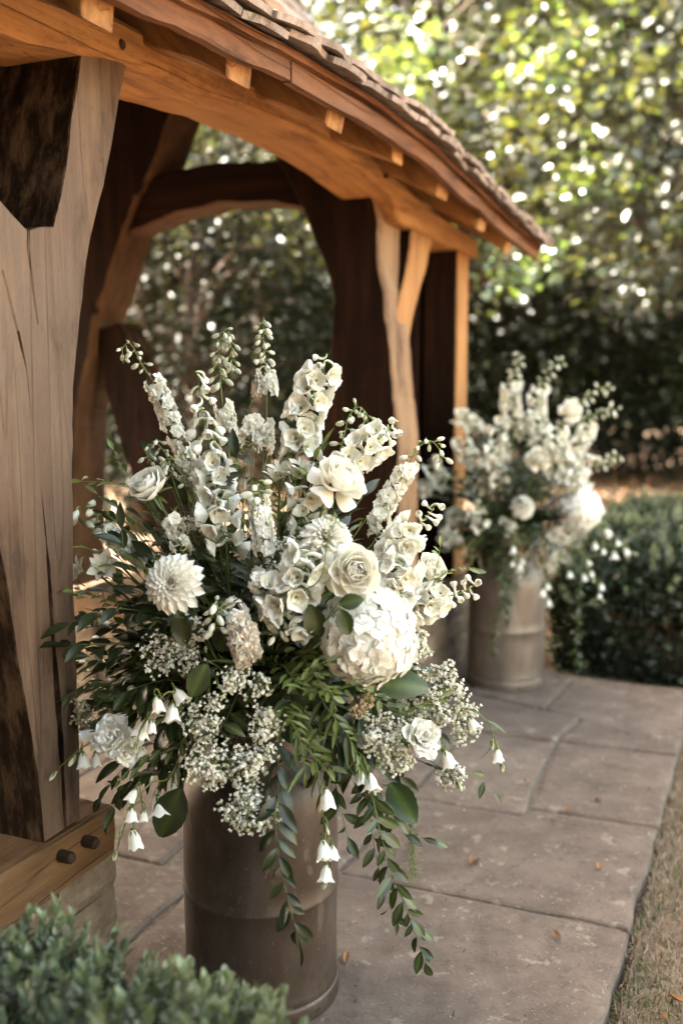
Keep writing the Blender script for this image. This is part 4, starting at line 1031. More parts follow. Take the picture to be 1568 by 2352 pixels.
def gyp(A, label, group, x, y, dy, rx, rz, n, col=(0.80, 0.77, 0.70), fs=1.0, hang=0.0):
    p = A.P(x, y, dy); org = Vector((A.mouth.x, A.mouth.y, .52)); o = thing('gypsophila', label, "baby's breath", org, group)
    n = int(n * 1.75); r0 = A.root(p); tw = MB(); bl = MB(); ry = min(rx, rz) * .75
    tw.tube([q - org for q in spline([r0 + Vector((0, 0, -.15)), r0, r0.lerp(p, .6) + Vector((0, 0, .03 - hang)), p], 14)], .0014, .0009, MG, 5)
    K = max(6, n // 14); nodes = []
    for i in range(K):
        d = Vector((R.gauss(0, 1), R.gauss(0, 1), R.gauss(0, 1))).normalized(); rr = R.random() ** .45 * .8; q = p + Vector((d.x * rx, d.y * ry, d.z * rz)) * rr; nodes.append(q)
        tw.tube([e - org for e in spline([p.lerp(r0, .25 * R.random()), p.lerp(q, .5) + Vector((R.uniform(-.01, .01), 0, .008)), q], 5)], .0007, .0005, MG, 3)
    for i in range(n):
        k = R.choice(nodes); d = Vector((R.gauss(0, 1), R.gauss(0, 1), R.gauss(0, 1))).normalized(); q = k + Vector((d.x, d.y * .8, d.z)) * R.uniform(.006, .024) * (.6 + rx * 6)
        tw.tube([k - org, q - org], .00045, .0004, LG, 3)
        s = R.uniform(.0032, .0052) * fs; cc = col if R.random() > .12 else mixc(col, GREENW, .6)
        M = aim(q - org, d + Vector((0, -.3, .3)), R.uniform(0, 6.28), s)
        v = [(0, 0, -.9)] + [(math.cos(a) * (1 if j % 2 else .72), math.sin(a) * (1 if j % 2 else .72), .25 + (.25 if j % 2 else -.1)) for j, a in enumerate(np.linspace(0, 6.283, 9)[:-1])] + [(0, 0, .55)]
        f = [(0, j % 8 + 2 if j < 7 else 1, j + 1) for j in range(8)] + [(9, j + 1, j + 2 if j < 7 else 1) for j in range(8)]
        bl.add(v, f, cc, M)
    obj('twigs', tw.mesh('twigs', STEM), o, kind='stuff'); obj('blossoms', bl.mesh('blossoms', PETAL, False), o, kind='stuff')
    return o

# ---------------------------------------------------------------- the near arrangement
A = Arr(NEAR)
DG_ = 'white delphiniums and larkspurs in the near churn'
def L_(label, pts, zones, **k): return spike(A, 'larkspur', label, 'larkspur', DG_, pts, zones, **k)
def D_(label, pts, zones, **k): return spike(A, 'delphinium', label, 'delphinium', DG_, pts, zones, .0028, **k)
L_('white larkspur with curled green bud tip, farthest up on the left of the near arrangement', [(432, 1070, .05), (400, 990, .06), (362, 895, .06), (325, 835, .06), (300, 790, .05), (282, 800, .04), (284, 835, .03)],
   [(-.02, .30, 'lark', 10, .95, .1), (.30, .56, 'lark', 14, .95, .1), (.60, .98, 'bud', 13, 1.0, .6)])
L_('tall larkspur with drooping green buds above one ring of white florets, second from the left', [(524, 1000, .10), (512, 930, .10), (505, 860, .10), (503, 800, .10), (518, 764, .10), (530, 790, .09), (533, 860, .08)],
   [(0, .20, 'lark', 11, .92, .2), (.32, .50, 'bud', 9, 1.5, .9), (.50, .98, 'bud', 22, 1.05, .9)])
L_('tallest larkspur of the near arrangement, green pointed tip over white florets', [(605, 1010, .05), (612, 960, .05), (612, 880, .05), (606, 800, .05), (604, 735, .05)],
   [(-.06, .16, 'lark', 9, .95, .1), (.42, .54, 'lark', 9, 1.0, .1), (.56, .68, 'bellbud', 5, .62, .8), (.66, 1.0, 'bud', 15, 1.15, .8)])
D_('cream delphinium with large hooded bells, left of centre in the near arrangement', [(500, 1160, -.10), (495, 1090, -.09), (485, 1030, -.08), (468, 970, -.07), (460, 915, -.06), (455, 865, -.06)],
   [(-.05, .30, 'delph', 13, 1.0, .35), (.30, .62, 'bellbud', 10, 1.12, 1.1), (.62, 1.0, 'bellbud', 7, .95, 1.2)])
L_('small white larkspur head low beside the hooded cream delphinium', [(430, 1130, -.02), (436, 1085, -.03), (440, 1055, -.03)], [(0, 1, 'lark', 6, .9, .1)])
D_('big white delphinium leaning right beside the dark curved post', [(690, 1010, -.02), (700, 960, -.02), (720, 900, -.02), (742, 850, -.02), (748, 825, -.02)],
   [(-.15, .85, 'delph', 24, 1.12, .1), (.85, 1.0, 'bellbud', 4, .8, .5)])
L_('arching stem of green buds just right of the big white delphinium', [(775, 1060, 0), (790, 1000, 0), (802, 955, 0), (825, 935, 0), (842, 955, 0), (846, 985, 0)], [(.1, 1, 'bud', 18, 1.15, .5)])
D_('white delphinium slanting right, its hooded tip over the pale post', [(775, 1090, -.05), (815, 1050, -.05), (855, 1020, -.05), (890, 990, -.05), (908, 970, -.05)], [(0, .75, 'delph', 20, 1.05, .15), (.75, 1, 'bellbud', 5, .85, .3)])
L_('larkspur whose thin bud tip arches over toward the far churn', [(862, 1240, -.05), (872, 1180, -.05), (905, 1125, -.05), (935, 1075, -.05), (955, 1035, -.05), (985, 1012, -.05), (1010, 1035, -.05), (1015, 1068, -.05)],
   [(-.05, .55, 'lark', 22, .95, .1), (.58, 1.0, 'bud', 13, 1.05, .6)])
L_('upright white larkspur at the middle of the near arrangement, green buds on top', [(606, 1270, -.22), (602, 1220, -.22), (595, 1160, -.21), (592, 1110, -.21)], [(-.06, .72, 'lark', 20, .92, .1), (.72, 1, 'bud', 7, 1.5, .2)])
L_('white larkspur florets behind the upright one, below the tallest spire', [(575, 1030, .02), (580, 990, .02), (585, 965, .02)], [(0, 1, 'lark', 8, 1.0, 0)])
D_('white delphinium with yellowish buds, right of the upper dahlia', [(880, 1320, -.14), (905, 1270, -.14), (935, 1225, -.14), (965, 1200, -.14), (990, 1175, -.14), (996, 1158, -.14)], [(-.1, .62, 'delph', 22, 1.0, .05), (.66, 1, 'bellbud', 7, .72, 0)])
D_('delphinium reaching out right over the far churn with round buds at its end', [(930, 1400, -.12), (970, 1390, -.12), (1010, 1370, -.12), (1050, 1365, -.13), (1098, 1340, -.13)], [(-.25, .52, 'delph', 20, 1.0, .15), (.58, 1, 'bellbud', 8, .75, .3)])
D_('broad white delphinium in front of the centre beside the open rose', [(655, 1400, -.25), (680, 1360, -.26), (700, 1310, -.26), (712, 1270, -.26)], [(-.2, 1, 'delph', 20, 1.15, .2)])
D_('white delphinium florets at the centre left of the open rose', [(640, 1390, -.24), (612, 1350, -.24), (585, 1330, -.24)], [(-.1, .6, 'delph', 8, 1.05, .2), (.6, 1, 'lark', 5, .95, .1)])
D_('single white bell bloom with a chain of green buds below the centre', [(700, 1400, -.24), (675, 1425, -.25), (668, 1440, -.25)], [(.2, 1, 'delph', 5, 1.1, .6)])
L_('hanging chain of small green buds below the centre', [(660, 1380, -.25), (645, 1420, -.26), (636, 1465, -.26)], [(.1, 1, 'bud', 14, 1.1, .7)])
L_('arched stem of green buds above the side-facing rose', [(400, 1110, -.06), (390, 1060, -.06), (362, 1020, -.06), (345, 1030, -.06), (340, 1065, -.06)], [(.05, 1, 'bud', 18, 1.1, .8)])
L_('thin arched bud stem with a curved tip behind the side-facing rose', [(440, 1140, -.08), (415, 1085, -.08), (385, 1065, -.08), (372, 1085, -.08)], [(.05, 1, 'bud', 12, 1.05, .6)])
L_('drooping bud stem at far left against the grey post', [(300, 1210, -.03), (255, 1190, -.03), (215, 1180, -.03), (188, 1170, -.03), (185, 1200, -.03), (205, 1215, -.03)], [(.2, 1, 'bud', 9, 1.7, .6)])
L_('small chain of green buds in front of the upper dahlia', [(735, 1330, -.34), (750, 1250, -.36), (772, 1190, -.36), (765, 1180, -.36)], [(.4, 1, 'bud', 8, 1.1, .6)])
ST_ = 'white stocks in the near churn'
spike(A, 'stock', 'dense blush white stock spike drooping at the centre', 'stock', ST_, [(540, 1400, -.25), (553, 1440, -.26), (562, 1480, -.27), (567, 1508, -.27)], [(.40, 1.0, 'blush', 15, 1.45, .15), (-.05, .45, 'stock', 8, 1.15, 0)], .003)
spike(A, 'stock', 'green budded stock stem curling over the blush stock', 'stock', ST_, [(520, 1420, -.26), (505, 1385, -.26), (495, 1400, -.26), (500, 1450, -.26)], [(.15, 1, 'bud', 18, 1.25, .5)], .002)
spike(A, 'stock', 'white stock spike at far left behind narrow dark leaves', 'stock', ST_, [(335, 1290, -.05), (295, 1260, -.05), (255, 1230, -.05), (238, 1205, -.05)], [(-.1, .85, 'stock', 24, 1.1, .0), (.8, 1, 'bud', 6, 1.4, .1)], .003)
def alst(label, x, y, dy, ax):
    p = A.P(x, y, dy); org = Vector((A.mouth.x, A.mouth.y, .52)); o = thing('alstroemeria', label, 'alstroemeria', org, 'white alstroemerias in the near churn'); head_stem(A, o, org, p, Vector(ax).normalized())
    for d in ((0, 0, 0), (.25, .1, .3)): obj('floret', R.choice(PET['alstro']), o, aim(p - org - Vector(d) * .05, Vector(ax) + Vector(d), R.uniform(0, 6), .95))
alst('open white alstroemeria at far left, facing forward', 248, 1292, -.08, (-.15, -1, .15)); alst('half open white alstroemeria at far left, overlapping the grey post', 190, 1312, -.04, (-.8, -.6, .45))
alst('greenish alstroemeria buds at the top centre among narrow leaves', 645, 1090, -.05, (.1, -.3, 1)); alst('pale green alstroemeria bloom left of the upper rose', 690, 1085, -.06, (.35, -.5, .9))
RG_ = 'white roses in the near churn'
rose(A, 'plump white rose seen from the side on the upper left', RG_, 345, 1122, -.12, (-.35, -.55, .75), .072, .15)
rose(A, 'wide open white rose leaning right at the upper right', RG_, 778, 1105, -.16, (.55, -.45, .70), .082, .65)
rose(A, 'full white rose facing forward just above the hydrangea', RG_, 812, 1312, -.27, (.25, -.95, .25), .078, .45)
ruffle(A, 'white frilled carnation at the lower right', 'frilled white blooms in the near churn', 'carnation', 'carnation', 968, 1695, -.26, (.35, -.7, .5), .052)
ruffle(A, 'white frilled bloom at the lower left beside the post', 'frilled white blooms in the near churn', 'carnation', 'carnation', 262, 1692, -.24, (-.3, -.8, .45), .056, 30)
ruffle(A, 'smaller white frilled bloom tucked under the lower left one', 'frilled white blooms in the near churn', 'carnation', 'carnation', 296, 1722, -.25, (.3, -.9, -.1), .044, 20)
rose(A, 'half hidden white rose behind the delphinium on the right', RG_, 985, 1310, -.05, (.55, -.6, .5), .060, .3)
dahlia(A, 'white dahlia facing forward on the left above dark leaves', 'white dahlias in the near churn', 398, 1340, -.27, (-.12, -.92, .30), .078)
dahlia(A, 'white dahlia tilted upward near the open roses', 'white dahlias in the near churn', 750, 1238, -.22, (.10, -.68, .72), .072)
hydrangea(A, 'large round white hydrangea head, the biggest bloom of all', None, 845, 1462, -.24, (.3, -.8, .2), .090, .092, 190)
CB_ = 'white bellflowers in the near churn'
campanula(A, 'bellflower stem with four white bells left of the fluffy sprays', CB_, [(440, 1600, -.25), (385, 1590, -.28), (340, 1650, -.29), (318, 1690, -.29)], [(362, 1625, -.31, .1, -.8), (348, 1680, -.31, .1, -1), (328, 1675, -.28, -.2, -1), (398, 1640, -.28, .15, -1), (414, 1602, -.27, .5, -.7)], 1)
campanula(A, 'bellflower stem with drooping white bells at far left before the post', CB_, [(310, 1660, -.10), (240, 1690, -.14), (185, 1720, -.17), (140, 1760, -.18)], [(200, 1690, -.16, -.9, -.5), (190, 1752, -.18, -.05, -1), (222, 1752, -.16, .2, -1)], 4)
campanula(A, 'lowest bellflower on the left, hanging past the sill beam', CB_, [(400, 1770, -.20), (345, 1800, -.26), (300, 1860, -.28), (272, 1940, -.28)], [(300, 1835, -.28, -.4, -.8), (303, 1880, -.29, .05, -1), (330, 1885, -.27, .25, -1), (308, 1930, -.29, .1, -1), (365, 1852, -.24, .1, -1), (398, 1822, -.22, .15, -1)], 3)
campanula(A, 'bellflower stem curving far out at the lower right over the paving', CB_, [(1000, 1620, -.12), (1080, 1630, -.15), (1125, 1670, -.16), (1148, 1740, -.16)], [(1088, 1668, -.15, .35, -.9), (1062, 1640, -.13, .2, -.9), (1145, 1742, -.16, .15, -1)], 2, 9)
campanula(A, 'bellflower trail hanging down the front of the near churn', CB_, [(720, 1730, -.25), (735, 1820, -.31), (745, 1910, -.32), (752, 2000, -.32)], [(745, 1955, -.33, -.05, -1), (765, 1965, -.31, .2, -1), (748, 2012, -.33, 0, -1), (752, 1838, -.32, .2, -1)], 3, 10)
campanula(A, 'bellflower with pale hanging bells right of the churn rim', CB_, [(800, 1700, -.22), (835, 1740, -.27), (848, 1790, -.28)], [(852, 1800, -.29, .1, -1), (828, 1790, -.28, -.15, -1)], 1, 6)
campanula(A, 'cluster of closed greenish bellflower buds at the lower right', CB_, [(960, 1650, -.15), (1010, 1720, -.18), (1042, 1780, -.19)], [(1030, 1745, -.19, .3, -.9)], 5, 8)
GY_ = "clouds of baby's breath in the near churn"
for (lab, x, y, dy, rx, rz, n) in [
    ("baby's breath below the forward dahlia on the left", 395, 1500, -.20, .085, .050, 190), ("baby's breath reaching up beside the blush stock", 435, 1440, -.20, .050, .045, 90),
    ("baby's breath in the middle left below the single leaf", 465, 1665, -.27, .060, .075, 170), ("dense baby's breath over the churn's left shoulder", 510, 1760, -.29, .080, .065, 240),
    ("lowest bushy baby's breath hanging over the churn front", 575, 1865, -.30, .075, .060, 330), ("large bright baby's breath cloud at the lower right", 1000, 1600, -.14, .085, .085, 330),
    ("baby's breath below the hydrangea leaf", 880, 1690, -.24, .062, .055, 200), ("baby's breath left of the frilled carnation", 905, 1745, -.24, .045, .045, 120),
    ("small baby's breath below the blush stock", 565, 1570, -.28, .065, .040, 120), ("baby's breath deep at the centre behind the larkspur", 655, 1280, -.14, .055, .050, 140),
    ("baby's breath at the right edge beside the hydrangea", 965, 1470, -.10, .030, .050, 100), ("baby's breath sprig at the lower right tip", 1040, 1785, -.18, .035, .030, 70),
    ("dull baby's breath sprig in front of the grey post", 195, 1640, -.10, .035, .045, 80), ("thin baby's breath over the churn's neck", 605, 1665, -.27, .050, .060, 110),
    ("baby's breath under the leaning rose stem", 455, 1200, -.08, .055, .025, 70), ("baby's breath near the yellow buds of the right side", 1060, 1660, -.13, .045, .045, 120),
    ("dried beige baby's breath just below the hydrangea", 830, 1615, -.24, .03, .022, 50), ("baby's breath right of the single leaf", 600, 1740, -.28, .055, .05, 130)]:
    gyp(A, lab, GY_, x, y, dy, rx, rz, n, (0.62, 0.50, 0.34) if 'dried' in lab or 'dull' in lab else (0.80, 0.77, 0.70))
FO_ = 'leafy foliage stems in the near churn'
def B_(label, pts, kind, n, sc=1.0, mode='alt', name='foliage_stem'): return branch(A, name, label, 'foliage', FO_, pts, kind, n, sc, mode=mode)
B_('longest leafy trail hanging right of the churn over the paving', [(800, 1760, -.22), (850, 1820, -.27), (870, 1900, -.28), (895, 1990, -.28), (930, 2080, -.28), (955, 2150, -.28), (975, 2210, -.28)], 'ruscus', 40, .95, 'hang', 'ruscus_trail')
B_('second leafy trail beside the longest one', [(815, 1760, -.20), (845, 1850, -.25), (862, 1960, -.26), (885, 2050, -.26), (905, 2110, -.26)], 'ruscus', 24, .9, 'hang', 'ruscus_trail')
B_('dark leafy trail down the front of the near churn', [(640, 1800, -.30), (632, 1870, -.34), (640, 1960, -.35), (660, 2060, -.35), (685, 2160, -.34)], 'dark', 26, .95, 'hang', 'ruscus_trail')
B_('leafy trail to the right over the churn edge', [(830, 1790, -.2), (880, 1850, -.22), (925, 1910, -.22), (985, 1930, -.22)], 'ruscus', 16, .95, 'hang', 'ruscus_trail')
B_('leaf spray hanging just right of the churn shoulder', [(760, 1760, -.2), (780, 1850, -.24), (800, 1930, -.24)], 'ruscus', 14, .95, 'hang', 'ruscus_trail')
B_('leafy sprig at far right below the bellflower', [(1020, 1740, -.14), (1085, 1780, -.15), (1130, 1820, -.15)], 'ruscus', 9, .75, 'hang', 'ruscus_trail')
for i, (lab, pts, kind, n, sc) in enumerate([
    ('narrow leaf spray pointing left across the middle of the post', [(300, 1400, -.08), (220, 1370, -.10), (140, 1360, -.12)], 'pist', 20, 1.25),
    ('broad dark leaf spray on the left below the alstroemeria', [(300, 1400, -.12), (230, 1410, -.15), (165, 1430, -.17)], 'dark', 13, 1.15),
    ('dark leaf spray drooping left over the post edge', [(290, 1480, -.10), (210, 1480, -.14), (150, 1480, -.16)], 'dark', 12, 1.1),
    ('leaf spray low on the left against the post', [(280, 1560, -.08), (210, 1570, -.12), (135, 1610, -.13)], 'ruscus', 16, .85),
    ('fine leaf spray at the lower left above the bellflower', [(300, 1600, -.08), (240, 1610, -.10), (200, 1640, -.10)], 'pist', 18, 1.2),
    ('pale leaf spray at the upper left behind the side rose', [(330, 1150, .02), (260, 1110, .02), (190, 1105, .02)], 'light', 18, 1.15),
    ('upright leaf sprig at the upper left edge', [(330, 1140, .04), (285, 1080, .04), (262, 1035, .04)], 'light', 14, 1.1),
    ('leaf sprig at the left behind the alstroemeria', [(330, 1220, .02), (270, 1170, .02), (225, 1135, .02)], 'light', 14, 1.1),
    ('pinnate leaf spray right of the hydrangea pointing at the far churn', [(920, 1400, -.10), (975, 1360, -.12), (1030, 1310, -.12), (1085, 1310, -.12)], 'pist', 26, 1.2),
    ('upright pinnate sprig above the right-hand delphinium', [(960, 1360, -.10), (1000, 1310, -.10), (1010, 1255, -.10)], 'light', 18, .8),
    ('bright pinnate sprays below the hydrangea', [(730, 1590, -.30), (790, 1580, -.33), (850, 1560, -.33)], 'light', 22, 1.15),
    ('bright leaf spray curving down below the hydrangea', [(730, 1560, -.30), (765, 1600, -.33), (770, 1650, -.33)], 'light', 18, 1.1),
    ('light leaf spray left of the hydrangea', [(690, 1580, -.30), (705, 1540, -.32), (745, 1520, -.32)], 'light', 14, 1.15),
    ('bright leaf spray at the lower right above the carnation', [(900, 1630, -.18), (960, 1620, -.20), (1010, 1600, -.2)], 'light', 18, 1.1),
    ('upright leafy sprig left of the tallest larkspur', [(560, 1040, .04), (562, 980, .04), (580, 920, .04), (600, 905, .04)], 'light', 16, .95),
    ('narrow leaved tuft at the top centre', [(640, 1100, -.03), (660, 1060, -.03), (680, 1020, -.03)], 'lance', 18, 1.1),
    ('narrow leaved tuft right of the top centre', [(680, 1110, -.05), (710, 1070, -.05), (735, 1030, -.05)], 'lance', 18, 1.1),
    ('narrow leaved tuft below the top rose', [(640, 1190, -.12), (665, 1140, -.12), (690, 1110, -.12)], 'lance', 18, 1.2),
    ('dark ruscus sprig over the white stock at far left', [(330, 1330, -.13), (290, 1290, -.14), (280, 1220, -.14)], 'dark', 9, 1.0),
    ('green leafy mass over the churn neck', [(700, 1690, -.25), (720, 1740, -.28), (760, 1760, -.29)], 'light', 24, 1.2),
    ('leafy stem drooping across the churn neck', [(660, 1640, -.26), (690, 1700, -.29), (700, 1770, -.3)], 'lance', 22, 1.15),
    ('leafy stem falling right of the churn neck', [(760, 1640, -.25), (800, 1690, -.28), (830, 1760, -.28)], 'lance', 22, 1.15),
    ('feathery green spray left of the churn neck', [(420, 1700, -.18), (340, 1740, -.2), (260, 1800, -.2)], 'pist', 24, 1.2),
    ('dark leafy spray at the lower left above the sill', [(380, 1720, -.16), (290, 1760, -.18), (235, 1830, -.18)], 'ruscus', 18, .95),
    ('dark leafy spray under the lower left carnation', [(380, 1760, -.14), (300, 1790, -.16), (250, 1880, -.16)], 'ruscus', 16, 1.0)]):
    B_(lab, pts, kind, n, sc)
def big_leaf(label, x, y, dy, d, sc, kind, up=(0, -1, .3)):
    p = A.P(x, y, dy); org = Vector((A.mouth.x, A.mouth.y, .52)); o = thing('foliage_stem', label, 'leaf', org, FO_)
    b = MB(); r0 = A.root(p); b.tube([q - org for q in spline([Vector((r0.x, r0.y, .52)), r0, r0.lerp(p, .6) + Vector((0, 0, .02)), p], 12)], .0016, .0012, STM, 5); obj('stem', b.mesh('stem', STEM), o)
    obj('leaf', LV[kind][0], o, T(p - org) @ orient(Vector(up), Vector(d)) @ Matrix.Diagonal((sc, sc, sc, 1)))
big_leaf('large serrated dark leaf under the hydrangea on the right', 850, 1570, -.27, (.9, -.2, .05), 1.10, 'broad', (0, -.8, .8))
big_leaf('dark serrated rose leaf lying over the hydrangea', 780, 1395, -.335, (.25, -.15, -.75), .95, 'rose'); big_leaf('small dark rose leaf at the top of the hydrangea', 775, 1388, -.335, (.85, -.1, .2), .85, 'rose')
big_leaf('broad dark leaf left of the hydrangea', 735, 1470, -.27, (-.2, -.3, .8), .75, 'broad'); big_leaf('single bright pointed leaf below the blush stock', 478, 1518, -.28, (-.35, -.2, -.7), .75, 'broad')
big_leaf('broad leaf below the leaning rose', 660, 1180, -.12, (.9, -.2, .25), .75, 'broad', (0, -.5, .9)); big_leaf('large dark leaf hanging at the churn shoulder on the left', 420, 1800, -.24, (-.35, -.2, -.8), 1.15, 'broad')
big_leaf('large dark leaf at the lower right of the churn rim', 890, 1790, -.18, (.4, -.5, -.5), 1.0, 'broad'); big_leaf('dark leaf between dahlia and stock', 410, 1400, -.22, (.15, -.2, -.8), .7, 'broad')
big_leaf('dark broad leaf at the centre behind the stock', 500, 1500, -.2, (.3, -.3, .7), .8, 'broad')
# feathery asparagus fern
p = [A.P(900, 1800, -.18), A.P(930, 1850, -.2), A.P(945, 1930, -.2), A.P(948, 2010, -.2)]
fern = thing('asparagus_fern', 'bright feathery fern strand hanging right of the churn', 'fern', p[0], FO_); b = MB(); c = spline(p, 20); b.tube([q - p[0] for q in c], .001, .0005, LG, 4)
for i in range(420):
    q = c[R.randrange(20)]; d = Vector((R.gauss(0, .8), R.gauss(0, .6), R.gauss(-.7, .6))).normalized() * R.uniform(.008, .032); b.tube([q - p[0], q - p[0] + d], .00045, .00025, (0.16, 0.22, 0.04), 3)
obj('fronds', b.mesh('fronds', STEM), fern, kind='stuff')
# filler greenery inside the dome
OUT_N = [(190, 1170), (270, 1060), (420, 1030), (560, 980), (700, 980), (830, 1080), (900, 1160), (960, 1260), (1010, 1350), (960, 1440), (1020, 1580), (1040, 1680), (980, 1760), (860, 1790), (700, 1760), (560, 1790), (430, 1810), (290, 1780), (190, 1620), (160, 1500), (150, 1380)]
KINDW = dict(dark='dark glossy leaved', ruscus='pointed oval leaved', lance='narrow leaved', pist='fine pinnate', light='bright green')
LAND = [(480, 1525, 'by the single bright leaf'), (645, 1440, 'at the hanging green buds'), (615, 1640, "behind the thin baby's breath"), (700, 1540, 'just left of the hydrangea'), (480, 1410, 'above the blush stock'), (770, 1620, 'under the hydrangea'), (640, 1540, 'below the blush stock'), (330, 1480, 'left of the blush stock'), (430, 1620, 'right of the four white bells'), (700, 1680, 'above the churn neck'), (560, 1660, 'above the churn shoulder'), (480, 1230, 'left of the upright larkspur'), (660, 1190, 'right of the upright larkspur'), (540, 1120, 'right of the hooded cream delphinium'), (430, 1170, 'right of the side-facing rose'), (300, 1180, 'left of the side-facing rose'), (860, 1190, 'right of the leaning open rose'), (660, 1300, "at the deep central baby's breath"), (540, 1310, 'right of the forward dahlia'), (345, 1115, 'behind the side-facing rose'), (398, 1340, 'around the forward dahlia'), (490, 1080, 'below the hooded cream delphinium'), (600, 1190, 'around the upright larkspur'), (700, 1090, 'under the big white delphinium'), (780, 1110, 'under the leaning open rose'), (750, 1240, 'around the tilted dahlia'), (830, 1320, 'near the forward rose'), (930, 1260, 'at the delphinium with yellowish buds'), (270, 1250, 'at the stock near the grey post'),
        (845, 1480, 'beside the hydrangea'), (565, 1480, 'beside the blush stock'), (400, 1500, "in the upper left baby's breath"), (262, 1690, 'by the lower left frilled bloom'), (350, 1650, 'at the four white bells'), (510, 1760, "behind the dense baby's breath"), (620, 1850, 'over the front of the churn'), (740, 1780, 'over the churn neck'), (860, 1760, 'at the right of the churn rim'), (968, 1695, 'by the lower right carnation'), (1000, 1600, "in the large baby's breath cloud"), (330, 1830, 'above the lowest bellflower')]
def filler(A, poly, n, label, group, rmax, zup, zdn, elmin=-.45, ysc=.6, leafn=(13, 19), kinds=('dark', 'ruscus', 'ruscus', 'lance', 'pist'), mass=False):
    """sprigs fanning out of the churn mouth; either things of their own or one uncountable mass"""
    k = 0; tries = 0; V = []; F = []; C = []; mark = len(V)
    while k < n and tries < 8000:
        tries += 1
        th = R.uniform(0, 6.283); el = math.asin(R.uniform(elmin, .98)); d = Vector((math.cos(th) * math.cos(el), math.sin(th) * math.cos(el), math.sin(el)))
        ln = R.uniform(.45, .95); q = A.mouth + Vector((d.x * rmax, d.y * rmax * ysc, d.z * (zup if d.z > 0 else zdn))) * ln + Vector((0, 0, .06))
        hx = proj(q)
        if not inside(hx, poly): continue
        e = q + (q - A.mouth).normalized() * .07 + Vector((0, 0, -.015))
        if not inside(proj(e), poly): e = q + Vector((0, 0, .01))
        m0 = A.root(q); mid = m0.lerp(q, .5) + Vector((0, 0, .05))
        kd = R.choice(kinds); sc = R.uniform(.95, 1.35) * (1.3 if kd == 'pist' else 1); nl = R.randint(*leafn) + (6 if kd in ('pist', 'lance') else 0)
        path = [m0 - Vector((0, 0, .1)), m0, mid, q, e]
        if not mass:
            wh = min(LAND, key=lambda t_: (t_[0] - hx[0]) ** 2 + (t_[1] - hx[1]) ** 2)[2]
            branch(None, 'foliage_stem', '%s sprig %s' % (KINDW[kd], wh), 'foliage', group, path, kd, nl, sc, free=True)
        else:
            c = spline(path, 20); al = cumlen(c); b = MB(); b.tube(c, .0016, .0008, STM, 4)
            for i in range(nl):
                f = (i + .3) / nl; p, tg = sample(c, al, al[-1] * f); side = tg.cross(Vector((0, 0, 1))); side = side.normalized() if side.length > .15 else Vector((math.cos(i * 2.4), math.sin(i * 2.4), 0))
                dv = side * (1 if i % 2 else -1) + tg * .75 + Vector((0, R.uniform(-.3, .1), R.uniform(-.2, .3))); upv = Vector((R.uniform(-.5, .5), -.5 + R.uniform(-.5, .5), .8)); s_ = sc * R.uniform(.68, 1.22) * (1 - .25 * f); me = R.choice(LV[kd])
                b.add([v.co for v in me.vertices], [tuple(pl.vertices) for pl in me.polygons], [tuple(x * g for x in a.color[:3]) for g in (R.uniform(.6, 1.4),) for a in me.attributes['Col'].data], T(p) @ orient(upv, dv) @ Matrix.Diagonal((s_, s_, s_, 1)))
            o_ = len(V); V += b.v; F += [tuple(x + o_ for x in f_) for f_ in b.f]; C += b.c
        k += 1
    if mass:
        o = obj(mass, mesh(mass, [v - A.mouth for v in V], F, LEAF, C, None, True), None, T(A.mouth), kind='stuff'); tag(o, label, 'foliage')
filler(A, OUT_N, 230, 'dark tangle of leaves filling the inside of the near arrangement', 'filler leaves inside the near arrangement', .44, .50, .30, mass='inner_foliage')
OUT_L = [(200, 1480), (420, 1440), (700, 1480), (960, 1480), (1060, 1640), (1010, 1740), (900, 1830), (820, 1800), (740, 1850), (690, 1800), (560, 1800), (430, 1850), (300, 1850), (230, 1760), (180, 1600)]
filler(A, OUT_L, 85, 'leafy sprig spilling over the rim of the near churn', 'leaf sprigs between the near flowers', .36, .30, .42, -.95, .55, kinds=('ruscus', 'dark', 'light', 'lance', 'pist'))

OUT_T = [(240, 1090), (420, 1050), (560, 1000), (700, 1000), (830, 1100), (930, 1210), (920, 1340), (600, 1370), (340, 1320), (210, 1250)]
filler(A, OUT_T, 60, 'leafy sprig among the tall flower stems of the near arrangement', 'leaf sprigs between the near flowers', .40, .52, .2, .40, .55, kinds=('lance', 'ruscus', 'light', 'dark', 'lance'))
D_('white delphinium bells hanging below the hooded cream spike', [(520, 1260, -.14), (505, 1200, -.14), (500, 1150, -.14)], [(-.1, 1, 'delph', 9, 1.1, .6)])
D_('white delphinium florets low between the top rose and the upright larkspur', [(700, 1230, -.12), (705, 1170, -.12), (700, 1120, -.12)], [(0, 1, 'delph', 10, 1.0, .2)])
L_('white larkspur florets on the left above the forward dahlia', [(420, 1270, -.12), (405, 1220, -.12), (395, 1190, -.12)], [(0, 1, 'lark', 8, .9, .1)])
D_('white delphinium florets right of the open rose by the hydrangea', [(905, 1370, -.18), (915, 1330, -.18), (930, 1290, -.18)], [(-.2, 1, 'delph', 12, 1.05, .1)])
